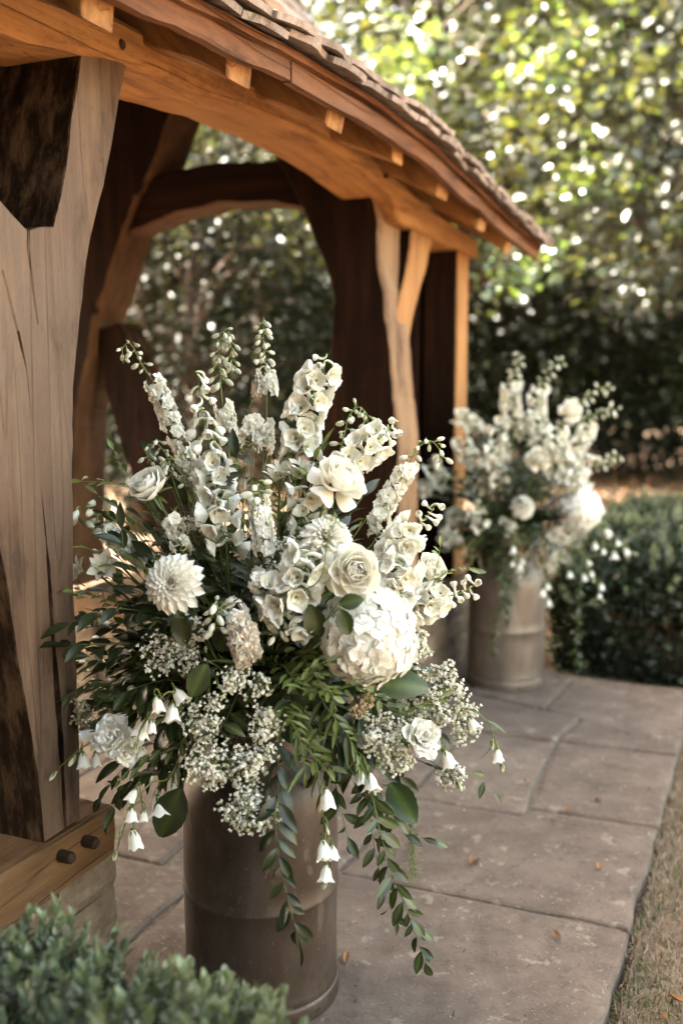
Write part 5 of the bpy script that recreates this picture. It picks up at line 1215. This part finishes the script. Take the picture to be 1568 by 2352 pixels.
# ---------------------------------------------------------------- the far arrangement
B = Arr(FAR); FG_ = 'white delphiniums in the far churn'
def F_(label, pts, zones): return spike(B, 'delphinium', label, 'delphinium', FG_, pts, [(a, b_, k_, n_ if 'bud' in k_ else int(n_ * 1.0), sc_ * (1.0 if 'bud' in k_ else 1.1), dr_) for a, b_, k_, n_, sc_, dr_ in zones], .0028)
F_('blurred far delphinium with the tallest pale tip', [(1180, 970, -.05), (1172, 930, -.05), (1175, 880, -.05), (1190, 830, -.05), (1196, 812, -.05)], [(-.1, .55, 'delph', 22, 1.05, .1), (.55, 1, 'bud', 14, 1.5, .5)])
F_('blurred far delphinium curving up right of the tallest', [(1234, 1022, -.1), (1238, 975, -.1), (1233, 930, -.1), (1240, 890, -.08), (1262, 852, -.08), (1294, 825, -.08)], [(-.05, .6, 'delph', 24, .95, .1), (.6, 1, 'bud', 16, 1.6, .4)])
F_('far bud stem arching highest on the right side', [(1281, 1000, -.05), (1310, 950, -.05), (1349, 911, -.05), (1385, 890, -.05), (1403, 898, -.05)], [(.1, .5, 'bellbud', 8, .8, .3), (.5, 1, 'bud', 14, 1.6, .4)])
F_('far bud stem stretched right below the highest one', [(1290, 1010, -.05), (1340, 965, -.05), (1390, 945, -.05), (1420, 942, -.05)], [(.2, 1, 'bud', 20, 1.6, .4)])
F_('far delphinium pointing right with its bud tip over the hedge', [(1275, 1080, -.1), (1320, 1060, -.1), (1370, 1070, -.1), (1400, 1055, -.1), (1420, 1045, -.1)], [(-.1, .6, 'delph', 14, .95, .1), (.6, 1, 'bud', 12, 1.6, .3)])
F_('far white delphinium at the upper left beside the corner post', [(1090, 990, 0), (1075, 970, 0), (1050, 955, 0)], [(-.1, 1, 'delph', 12, 1.0, 0)])
F_('far white delphinium on the left just below the upper left one', [(1095, 1075, -.05), (1075, 1045, -.05), (1055, 1010, -.05)], [(-.1, 1, 'delph', 13, 1.0, .1)])
F_('far white blooms at the left edge against the dark post', [(1020, 1110, -.02), (1003, 1090, -.02), (985, 1060, -.02)], [(-.1, 1, 'delph', 11, 1.0, .1)])
F_('far white delphinium florets at the top centre', [(1210, 1010, -.02), (1205, 985, -.02), (1210, 950, -.02)], [(-.1, 1, 'delph', 11, 1.0, .1)])
F_('far cream delphinium on the right above the hydrangea', [(1300, 1070, -.12), (1325, 1030, -.12), (1345, 995, -.12), (1350, 970, -.12)], [(-.1, .9, 'delph', 16, .95, .1)])
F_('far cream buds spraying left of the centre', [(1125, 1140, -.15), (1095, 1115, -.15), (1075, 1095, -.15)], [(0, 1, 'bellbud', 10, .95, .2)])
F_('far white delphinium below the upper rose', [(1290, 1120, -.15), (1275, 1090, -.15), (1258, 1060, -.15)], [(-.2, 1, 'delph', 16, 1.0, .1)])
F_('far delphinium florets right of the upper rose', [(1340, 1110, -.12), (1320, 1085, -.12), (1300, 1060, -.12)], [(-.2, 1, 'delph', 12, .9, .1)])
RF_ = 'white roses in the far churn'
rose(B, 'blurred white rose at the upper right of the far arrangement', RF_, 1311, 943, -.1, (.4, -.7, .6), .075, .4); rose(B, 'blurred white rose at the middle of the far arrangement', RF_, 1236, 1053, -.2, (.1, -.8, .6), .078, .4)
rose(B, 'blurred white rose low on the left of the far arrangement', RF_, 1048, 1187, -.12, (-.3, -.9, .2), .070, .5); rose(B, 'blurred cream rose half hidden at the far arrangement left edge', RF_, 971, 1122, 0, (-.6, -.6, .4), .062, .4)
dahlia(B, 'blurred white dahlia at the middle of the far arrangement', 'white dahlias in the far churn', 1200, 1165, -.22, (.0, -.9, .25), .070)
hydrangea(B, 'blurred white hydrangea of the far arrangement beside the hedge', None, 1332, 1170, -.15, (.4, -.8, .2), .088, .090, 150)
GF_ = "baby's breath in the far churn"
for lab, x, y, rx, rz, n in [("blurred baby's breath hanging over the far churn's rim", 1265, 1270, .09, .11, 260), ("blurred baby's breath below the far hydrangea", 1310, 1225, .09, .06, 160), ("blurred baby's breath below the far dahlia", 1165, 1208, .06, .04, 80), ("blurred baby's breath above the far churn's left shoulder", 1035, 1235, .07, .06, 110)]:
    gyp(B, lab, GF_, x, y, -.22, rx, rz, n)
CF_ = 'white bellflowers in the far churn'
campanula(B, 'far bellflower hanging over the middle of the churn', CF_, [(1170, 1250, -.22), (1185, 1280, -.25), (1190, 1310, -.25)], [(1178, 1265, -.25, 0, -1), (1176, 1300, -.25, -.2, -1), (1192, 1305, -.25, .2, -1), (1200, 1292, -.25, .4, -.8)], 1, 4)
campanula(B, 'far bellflower cluster reaching right over the hedge', CF_, [(1340, 1240, -.15), (1380, 1245, -.18), (1420, 1260, -.18), (1445, 1265, -.18)], [(1365, 1255, -.18, 0, -1), (1385, 1270, -.18, 0, -1), (1395, 1225, -.18, .3, -.7), (1410, 1275, -.18, .1, -1), (1420, 1250, -.18, .3, -.8), (1438, 1270, -.18, .4, -.8)], 1, 5)
campanula(B, 'far bellflower drooping against the hedge', CF_, [(1310, 1270, -.18), (1340, 1290, -.2), (1355, 1320, -.2)], [(1340, 1328, -.2, 0, -1), (1358, 1322, -.2, .2, -1), (1352, 1295, -.2, .3, -.8), (1308, 1322, -.2, 0, -1)], 1, 4)
campanula(B, 'lowest far bellflower left of the hedge', CF_, [(1330, 1310, -.15), (1365, 1330, -.18), (1380, 1370, -.18)], [(1380, 1350, -.18, 0, -1), (1376, 1372, -.18, 0, -1)], 1, 4)
campanula(B, 'far bellflower just over the right edge of the far churn', CF_, [(1235, 1310, -.22), (1248, 1340, -.25), (1256, 1375, -.25)], [(1244, 1362, -.25, -.1, -1), (1258, 1350, -.25, .1, -1), (1258, 1385, -.25, .1, -1)], 1, 4)
FB_ = 'leafy trails of the far churn'
branch(B, 'ruscus_trail', 'blurred leafy trail down the front of the far churn', 'foliage', FB_, [(1150, 1320, -.2), (1160, 1380, -.26), (1140, 1430, -.27), (1132, 1490, -.27)], 'ruscus', 24, .85, mode='hang')
branch(B, 'ruscus_trail', 'blurred short leafy trail beside the longer one of the far churn', 'foliage', FB_, [(1180, 1320, -.2), (1170, 1370, -.26), (1165, 1420, -.26)], 'ruscus', 16, .85, mode='hang')
branch(B, 'ruscus_trail', 'blurred leafy trail hanging before the hedge from the far churn', 'foliage', FB_, [(1320, 1310, -.15), (1330, 1400, -.2), (1322, 1480, -.2), (1328, 1530, -.2)], 'ruscus', 24, .8, mode='hang')
OUT_F = [(1000, 1110), (1050, 985), (1160, 920), (1250, 920), (1335, 960), (1365, 1060), (1375, 1160), (1400, 1250), (1340, 1320), (1240, 1330), (1120, 1320), (1030, 1270), (990, 1180)]
filler(B, OUT_F, 150, 'blurred tangle of leaves filling the far arrangement', 'filler leaves inside the far arrangement', .42, .48, .22, -.45, .75, kinds=('ruscus', 'ruscus', 'lance', 'dark', 'light'), mass='inner_foliage')
OUT_FL = [(1000, 1180), (1380, 1180), (1400, 1260), (1330, 1340), (1240, 1360), (1180, 1335), (1100, 1360), (1040, 1300)]
filler(B, OUT_FL, 50, 'blurred leaves spilling over the rim of the far churn', 'leaves over the rim of the far churn', .36, .30, .42, -.95, .55, kinds=('ruscus', 'light', 'lance', 'pist', 'dark'), mass='rim_foliage')
for lab, pts_, n_ in [('blurred white larkspur low at the far arrangement centre', [(1150, 1120, -.2), (1140, 1070, -.2), (1135, 1030, -.2)], 12), ('blurred white blooms under the tallest far delphinium', [(1150, 1060, -.1), (1145, 1010, -.1), (1140, 960, -.08)], 14), ('blurred pale florets right of the middle far rose', [(1290, 1060, -.2), (1285, 1020, -.2), (1280, 985, -.2)], 12), ('blurred white florets left of the far dahlia', [(1110, 1210, -.18), (1100, 1190, -.2), (1085, 1160, -.2)], 9), ('blurred white florets above the far hydrangea', [(1320, 1130, -.2), (1318, 1110, -.2), (1330, 1085, -.2)], 9)]:
    F_(lab, pts_, [(-.05, 1, 'delph', n_, 1.0, .1)])

# ================================================================== BOX HEDGES
BXA, BXB = (0.095, 0.112, 0.070), (0.135, 0.155, 0.097)
def sprig_mesh(seed, h, n, L):
    rr = random.Random(seed); b = MB(); b.tube(spline([Vector((0, 0, 0)), Vector((rr.uniform(-.01, .01), rr.uniform(-.01, .01), h * .5)), Vector((rr.uniform(-.015, .015), rr.uniform(-.015, .015), h))], 6), .0016, .0008, (0.10, 0.12, 0.05), 4)
    for i in range(n):
        f = (i // 2 + 1) / (n // 2); an = (i // 2) * 1.57 + (i % 2) * 3.14 + rr.uniform(-.3, .3); el = lerp(.35, 1.15, f) + rr.uniform(-.2, .2); l = L * rr.uniform(.8, 1.15) * (1 - .25 * f)
        d = Vector((math.cos(an) * math.cos(el), math.sin(an) * math.cos(el), math.sin(el))); wd = l * .30; up = Vector((0, 0, 1)); M = T((0, 0, h * f)) @ orient(up, d)
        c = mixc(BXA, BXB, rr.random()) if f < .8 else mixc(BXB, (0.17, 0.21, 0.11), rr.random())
        v = [(0, 0, 0), (wd * .8, l * .3, .18 * wd), (wd, l * .6, .2 * wd), (wd * .4, l * .95, .1 * wd), (0, l, 0), (-wd * .4, l * .95, .1 * wd), (-wd, l * .6, .2 * wd), (-wd * .8, l * .3, .18 * wd), (0, l * .5, -.1 * wd)]
        b.add(v, [(8, k, (k + 1) % 8) for k in range(8)], c, M)
    return b.mesh('sprig', BOX, False)
SPR = [sprig_mesh(200 + i, R.uniform(.060, .100), 16, .025) for i in range(6)]
def leafcloud(rs, P, D, L, Wd, col, jit=.25):
    """many small folded leaves: centres P, pointing D"""
    n = len(P); D = D / np.linalg.norm(D, axis=1, keepdims=True); r = rs.normal(size=(n, 3)); S_ = np.cross(D, r); S_ /= np.linalg.norm(S_, axis=1, keepdims=True); Nn = np.cross(S_, D)
    l = (L * rs.uniform(.7, 1.3, (n, 1))); w_ = Wd * rs.uniform(.75, 1.25, (n, 1)) * .5
    V = np.stack([P, P + D * l * .5 + S_ * w_ + Nn * w_ * .35, P + D * l, P + D * l * .5 - S_ * w_ + Nn * w_ * .35], 1).reshape(-1, 3)
    i = np.arange(n)[:, None] * 4; F = np.concatenate([i + [[0, 1, 2]], i + [[0, 2, 3]]], 0)
    c = np.repeat(np.asarray(col) * rs.uniform(1 - jit, 1 + jit, (n, 1)) * (1 + rs.uniform(-.12, .12, (n, 3))), 4, 0)
    return V, F, c
def hedge(label, s0, s1, t0, t1, h, nspr, ncloud, seed, lo=0.0, sprs=1.0, lsc=1.2):
    rs = np.random.RandomState(seed); rr = random.Random(seed); base = W((s0 + s1) / 2, (t0 + t1) / 2, -.06)
    o = thing('box_hedge', label, 'hedge', base, 'clipped box hedges')
    hs, ht = (s1 - s0) / 2, (t1 - t0) / 2; cs, ct = (s0 + s1) / 2, (t0 + t1) / 2
    A1, A2, A3 = 2 * ht * h, 2 * hs * h, 4 * hs * ht
    def surf():
        f = rr.random() * (2 * A1 + 2 * A2 + A3); a, b_ = rr.uniform(-1, 1), rr.random()
        if f < 2 * A1: d = Vector((-1 if f < A1 else 1, a, b_))
        elif f < 2 * A1 + 2 * A2: d = Vector((a, -1 if f < 2 * A1 + A2 else 1, b_))
        else: d = Vector((a, rr.uniform(-1, 1), 1))
        k = (abs(d.x) ** 6 + abs(d.y) ** 6 + abs(d.z) ** 6) ** (-1 / 6); q = d * k
        p = W(cs + q.x * hs, ct + q.y * ht, lo + (h - lo) * q.z - .06)
        nrm = (U * q.x ** 5 / hs - NRM * q.y ** 5 / ht + Vector((0, 0, q.z ** 5 / h))).normalized()
        return p + nrm * (hn(p.x * 6, p.y * 6, p.z * 6) * .05), nrm, q
    for i in range(nspr):
        for _ in range(30):
            p, nr, q = surf()
            if nr.z > .1 or rr.random() < .5:
                hx = proj(p); 
                if -120 < hx[0] < 1700 and -50 < hx[1] < 2480: break
        d = nr + Vector((rr.uniform(-.35, .35), rr.uniform(-.35, .35), rr.uniform(.2, .7)))
        obj('sprig', SPR[rr.randrange(6)], o, aim(p - base - d.normalized() * .03, d, rr.uniform(0, 6.28), rr.uniform(.8, 1.25) * sprs))
    P = []; D = []
    for i in range(ncloud):
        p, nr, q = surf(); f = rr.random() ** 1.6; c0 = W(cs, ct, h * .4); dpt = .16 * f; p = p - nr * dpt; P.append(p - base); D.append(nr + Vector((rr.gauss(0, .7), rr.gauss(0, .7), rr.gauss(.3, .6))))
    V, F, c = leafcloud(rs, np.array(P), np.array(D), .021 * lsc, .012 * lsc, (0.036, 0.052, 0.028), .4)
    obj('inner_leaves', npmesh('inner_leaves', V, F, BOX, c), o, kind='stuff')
    tw = MB()
    for i in range(40):
        a = W(cs + rr.uniform(-.3, .3) * hs, ct + rr.uniform(-.3, .3) * ht, -.05) - base; p, nr, q = surf(); tw.tube(spline([a, a.lerp(p - base, .5) + Vector((0, 0, .08)), p - base - nr * .05], 8), .006, .0015, (.06, .04, .025), 5)
    obj('twigs', tw.mesh('twigs', TRUNK), o, kind='stuff')
    return o
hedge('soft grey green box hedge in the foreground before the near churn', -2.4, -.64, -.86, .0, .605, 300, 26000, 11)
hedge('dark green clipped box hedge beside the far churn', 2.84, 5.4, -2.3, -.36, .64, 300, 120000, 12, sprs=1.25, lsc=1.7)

# ================================================================== FALLEN LEAVES
def dry_mesh(seed):
    rr = random.Random(seed); v, f, c = petal(.058, .022, .9, rr.uniform(-.8, .8), .05, 4, 6, rr, .5, (0, 0, 0), (0, 0, 0)); return mesh('fallen_leaf', v, f, DRYLEAF, None, None, True)
DM = [dry_mesh(i) for i in range(4)]
for lab, x, y, sc, an in [('largest curled orange leaf lying on the middle flagstone', 1090, 1978, 1.0, -.5), ('small orange leaf near the path edge level with the largest leaf', 1375, 1992, .5, -.3), ('curled brown leaf on the nearest flagstone', 1275, 2152, .62, .2), ('dark brown leaf near the far joint of the paving', 1250, 1698, .55, 1.2),
    ('small orange leaf below the dark brown one', 1207, 1795, .45, .4), ('thin brown leaf beside the open joint', 1305, 1862, .5, -1.0), ('pale brown leaf right of the thin one', 1372, 1838, .55, .1), ('brown leaf at the far right beside the lawn', 1490, 1708, .6, .3),
    ('orange leaf at the far right end of the path edge', 1548, 1698, .6, .6), ('reddish leaf at the foot of the near churn', 797, 2203, .6, -.2), ('curled dead leaf on the lawn at the path edge', 1553, 2300, .6, .9), ('pale dead leaf in the grass at the bottom right', 1520, 2335, .6, .2), ('tiny brown leaf near the open joint', 1270, 1905 - 20, .35, 1.4)]:
    d = ray(x, y); z0 = .004 if x < 1480 else -.02
    p = EYE + d * ((z0 - CAM_H) / d.z)
    o = obj('fallen_leaf', R.choice(DM), None, T(p) @ Matrix.Rotation(an, 4, 'Z') @ Matrix.Rotation(R.uniform(-.15, .15), 4, 'Y') @ Matrix.Diagonal((sc * 1.2, sc * 1.2, sc * 1.2, 1)) @ T((0, -.03, .006))); tag(o, lab, 'leaf', 'fallen leaves on the path')

# ================================================================== TREES
bv = []; bf = []
for j in range(9):
    for i in range(61):
        x = -60 + i * 2.0; f = j / 8; bv.append((x, 28 + f * 14 + hn(x * .15) * 2, -.3 + f * 9 + hn(x * .2, f * 3) * 1.2))
for j in range(8):
    for i in range(60):
        a = j * 61 + i; bf.append((a, a + 1, a + 62, a + 61))
BANK = noise_mat('wooded_bank', [(0.3, (0.008, 0.016, 0.006)), (0.7, (0.03, 0.05, 0.015))], 1.5, 9, 1.0, 1.0, 0.3, coord='World')
obj('hill', mesh('hill', bv, bf, BANK, smooth=True), kind='structure')
def tree(name, label, base, h, crown, nclump, per, leaf, col, seed, trunk_r=.14, lean=(0, 0), clump=.42, droop=-.35, cat='tree', group='trees behind the gate'):
    """crown = list of ellipsoids (dx,dy,z,rx,ry,rz)"""
    rs = np.random.RandomState(seed); rr = random.Random(seed); base = Vector((*base, -.06)); o = thing(name, label, cat, base, group)
    tb = MB(); topp = Vector((lean[0], lean[1], h * .8)); tr = spline([Vector((0, 0, 0)), Vector((lean[0] * .2 + .05, lean[1] * .2, h * .25)), Vector((lean[0] * .6 - .05, lean[1] * .6, h * .55)), topp], 14)
    tb.tube(tr, trunk_r, trunk_r * .25, (0, 0, 0), 9); obj('trunk', tb.mesh('trunk', TRUNK), o)
    vol = [c[3] * c[4] * c[5] for c in crown]; P = []; D = []; C = []; lb = MB()
    for k in range(nclump):
        c = rr.choices(crown, vol)[0]; d = Vector((rr.gauss(0, 1), rr.gauss(0, 1), rr.gauss(0, 1))).normalized() * rr.uniform(.35, 1.0) ** .5
        cc = Vector((c[0] + d.x * c[3], c[1] + d.y * c[4], c[2] + d.z * c[5]))
        out = Vector((d.x, d.y, .1)).normalized() if (d.x or d.y) else Vector((1, 0, 0)); shade = rr.uniform(.75, 1.3)
        if k % 9 == 0:
            st = tr[min(13, max(2, int(13 * min(1, (cc.z * .8) / (h * .8)))))]; lb.tube(spline([st, st.lerp(cc, .5) + Vector((0, 0, .25)), cc], 7), trunk_r * .22, .008, (0, 0, 0), 5)
        for i in range(per):
            r_ = clump * rr.random() ** .5; a = rr.uniform(0, 6.283); q = cc + Vector((math.cos(a) * r_, math.sin(a) * r_, rr.gauss(0, .10) - r_ * r_ * .6)) + out * .1
            P.append(q); D.append((math.cos(a) + out.x * .6 + rr.gauss(0, .4), math.sin(a) + out.y * .6 + rr.gauss(0, .4), droop + rr.gauss(0, .45))); C.append(shade)
    n = len(P); V, F, cl = leafcloud(rs, np.array(P), np.array(D), leaf, leaf * .55, np.array(col), .3); cl *= np.repeat(np.array(C), 4)[:, None]
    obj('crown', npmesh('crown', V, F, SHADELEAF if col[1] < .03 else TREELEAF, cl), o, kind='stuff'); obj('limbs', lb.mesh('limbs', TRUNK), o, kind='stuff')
    return o
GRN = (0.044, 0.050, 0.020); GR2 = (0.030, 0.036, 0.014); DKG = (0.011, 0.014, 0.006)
tree('beech_tree', 'broad leafy tree with low drooping bright branches at the right', (4.6, 10.5), 8.5, [(0, 0, 5.2, 3.2, 2.6, 3.0), (-1.6, -1.2, 3.4, 1.8, 1.6, 1.3), (1.6, -.8, 3.2, 1.8, 1.6, 1.3)], 1150, 15, .135, GRN, 1, .20)
tree('beech_tree', 'tall bright crowned tree just above the roof end', (1.2, 12.5), 9.5, [(0, 0, 6.2, 2.8, 2.4, 3.0), (1.2, -1.2, 4.2, 1.5, 1.4, 1.3)], 950, 15, .14, GRN, 2, .18)
tree('oak_tree', 'leafy tree seen through the gateway arch, unseen upper crown shading the hedge', (-1.9, 9.2), 9.0, [(0, -1.7, 6.5, 2.2, 1.1, 1.9), (1.9, -1.7, 6.8, 2.0, 1.1, 1.5), (.9, .2, 3.2, 1.5, 1.3, .9)], 1600, 16, .125, GRN, 3, .14, (.4, 0))  # upper crown placed out of view to cast shade on the far hedge
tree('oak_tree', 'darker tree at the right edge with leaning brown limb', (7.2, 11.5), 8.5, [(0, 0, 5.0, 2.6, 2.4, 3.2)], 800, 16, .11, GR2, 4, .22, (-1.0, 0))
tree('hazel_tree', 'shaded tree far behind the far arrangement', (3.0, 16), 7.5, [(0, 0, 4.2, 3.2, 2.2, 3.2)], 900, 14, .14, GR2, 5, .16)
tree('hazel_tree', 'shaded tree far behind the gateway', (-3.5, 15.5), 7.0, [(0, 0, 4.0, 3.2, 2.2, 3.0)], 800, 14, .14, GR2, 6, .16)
# low bright bough that hangs in front of the shade
def bough(label, pts, nl, rad_, leaf, col, seed):
    rs = np.random.RandomState(seed); P0_ = [Vector(p) for p in pts]; o = thing('bough', label, 'branch', P0_[0], None); c = spline(P0_, 16); b = MB(); b.tube([q - P0_[0] for q in c], .02, .006, (0, 0, 0), 6); obj('limb', b.mesh('limb', TRUNK), o)
    P = []; D = []
    for i in range(nl):
        q = c[rs.randint(7, 16)] - P0_[0] + Vector(rs.normal(size=3)) * rad_; P.append(q); D.append((rs.normal(0, .6) - .2, rs.normal(0, .6) - .4, rs.normal(-.25, .35)))
    V, F, cl = leafcloud(rs, np.array(P), np.array(D), leaf, leaf * .6, np.array(col), .2); obj('foliage', npmesh('foliage', V, F, TREELEAF, cl), o, kind='stuff')
q1, q2, q3 = at(1330, 560, 9.6), at(1230, 610, 8.2), at(1110, 650, 7.4)
bough('bright sunlit bough of leaves hanging beside the end of the roof', [q1 + Vector((1.2, .6, .5)), q1, q2, q3], 150, .10, .10, (0.085, 0.125, 0.04), 31)
for k_, (lab, pts_, nl_, rd_) in enumerate([('pale sunlit bough above the end of the roof', [(1150, -60, 10.0), (1020, 60, 9.2), (930, 150, 8.8), (890, 260, 8.4)], 300, .17), ('sunlit bough hanging at the top right', [(1500, -40, 10.2), (1400, 60, 9.6), (1330, 120, 9.2), (1250, 160, 9.0)], 240, .18), ('sunlit bough in the middle of the right side', [(1600, 300, 9.8), (1480, 340, 9.2), (1400, 400, 9.0), (1330, 430, 8.8)], 200, .16), ('sunlit bough seen through the gateway opening', [(820, 430, 11.5), (720, 500, 10.8), (650, 540, 10.2), (560, 560, 10.0)], 220, .15)]):
    bough(lab, [at(*q_) for q_ in pts_], nl_, rd_, .135, (0.085, 0.115, 0.04), 80 + k_)
# undergrowth and the wood beyond, leaf colour darkened to read as shaded
def mass(name, label, n, gen, leaf, col, seed):
    rs = np.random.RandomState(seed); P = np.array([gen(rs) for _ in range(n)]); D = rs.normal(size=(n, 3)) + [0, -.3, -.2]; V, F, cl = leafcloud(rs, P, D, leaf, leaf * .55, np.array(col), .4)
    o = obj(name, npmesh(name, V, F, SHADELEAF if col[1] < .06 else TREELEAF, cl)); o['kind'] = 'stuff'; tag(o, label, 'woodland')
def g1(rs):
    x = rs.uniform(-9, 11); y = 13.5 + rs.uniform(0, 3.0) + .5 * math.sin(x * 1.3); hh = 3.2 + .8 * math.sin(x * .9 + 1) + .4 * math.sin(x * 2.7); return (x, y, hh * rs.random() ** .8 - .05)
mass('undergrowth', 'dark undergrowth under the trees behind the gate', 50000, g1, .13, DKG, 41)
def g2(rs):
    x = rs.uniform(-22, 24); y = 21 + rs.uniform(0, 4); return (x, y, 10.5 * rs.random() + .3 * math.sin(x))
mass('woodland', 'distant wood closing the view behind the trees', 60000, g2, .36, (0.016, 0.021, 0.008), 42)
def litter(rs):
    x = rs.uniform(-3, 9); y = rs.uniform(5.5, 15); return (x, y, -.05 + abs(rs.normal(0, .012)))
rs = np.random.RandomState(5); P = np.array([litter(rs) for _ in range(9000)]); D = rs.normal(size=(9000, 3)) * [1, 1, .25]; V, F, cl = leafcloud(rs, P, D, .07, .04, np.array((0.28, 0.13, 0.045)), .4)
o = obj('leaf_litter', npmesh('leaf_litter', V, F, GRASS, cl)); o['kind'] = 'stuff'; tag(o, 'orange brown dead leaves covering the wood floor', 'leaf litter')
for i, (x, y, r_, h, lab) in enumerate([(-1.0, 11.0, .09, 5, 'dark trunk seen low through the gateway'), (5.9, 12.8, .16, 7, 'dark trunk at the right behind the hedge')]):
    tree('young_tree', lab, (x, y), h, [(0, 0, h * .85, 1.4, 1.3, 1.0)], 150, 14, .11, GR2, 60 + i, r_, (R.uniform(-.4, .4), 0), group='slim trees in the wood')

tree('yew_tree', 'dense dark evergreen beyond the gateway opening', (-1.2, 8.4), 3.4, [(0, 0, 1.7, 1.3, 1.1, 1.5)], 420, 18, .08, DKG, 72, .12)
for i, (x, y, h, lab) in enumerate([(-3.3, .6, 6.4, 'tall unseen yew added near left of the path to block light'), (-2.1, -1.8, 7.0, 'unseen yew added left behind the camera to block light'), (-.4, -3.4, 7.4, 'unseen yew added straight behind the camera to block light'), (1.5, -4.8, 7.4, 'unseen yew added farthest back to block light')]):
    tree('yew_tree', lab, (x, y), h, [(0, 0, h * .5, 1.5, 1.5, h * .5)], 1300, 18, .12, DKG, 73 + i, .2, group='unseen yews added to block light')  # out-of-view yews added to cut sky light from the left and behind
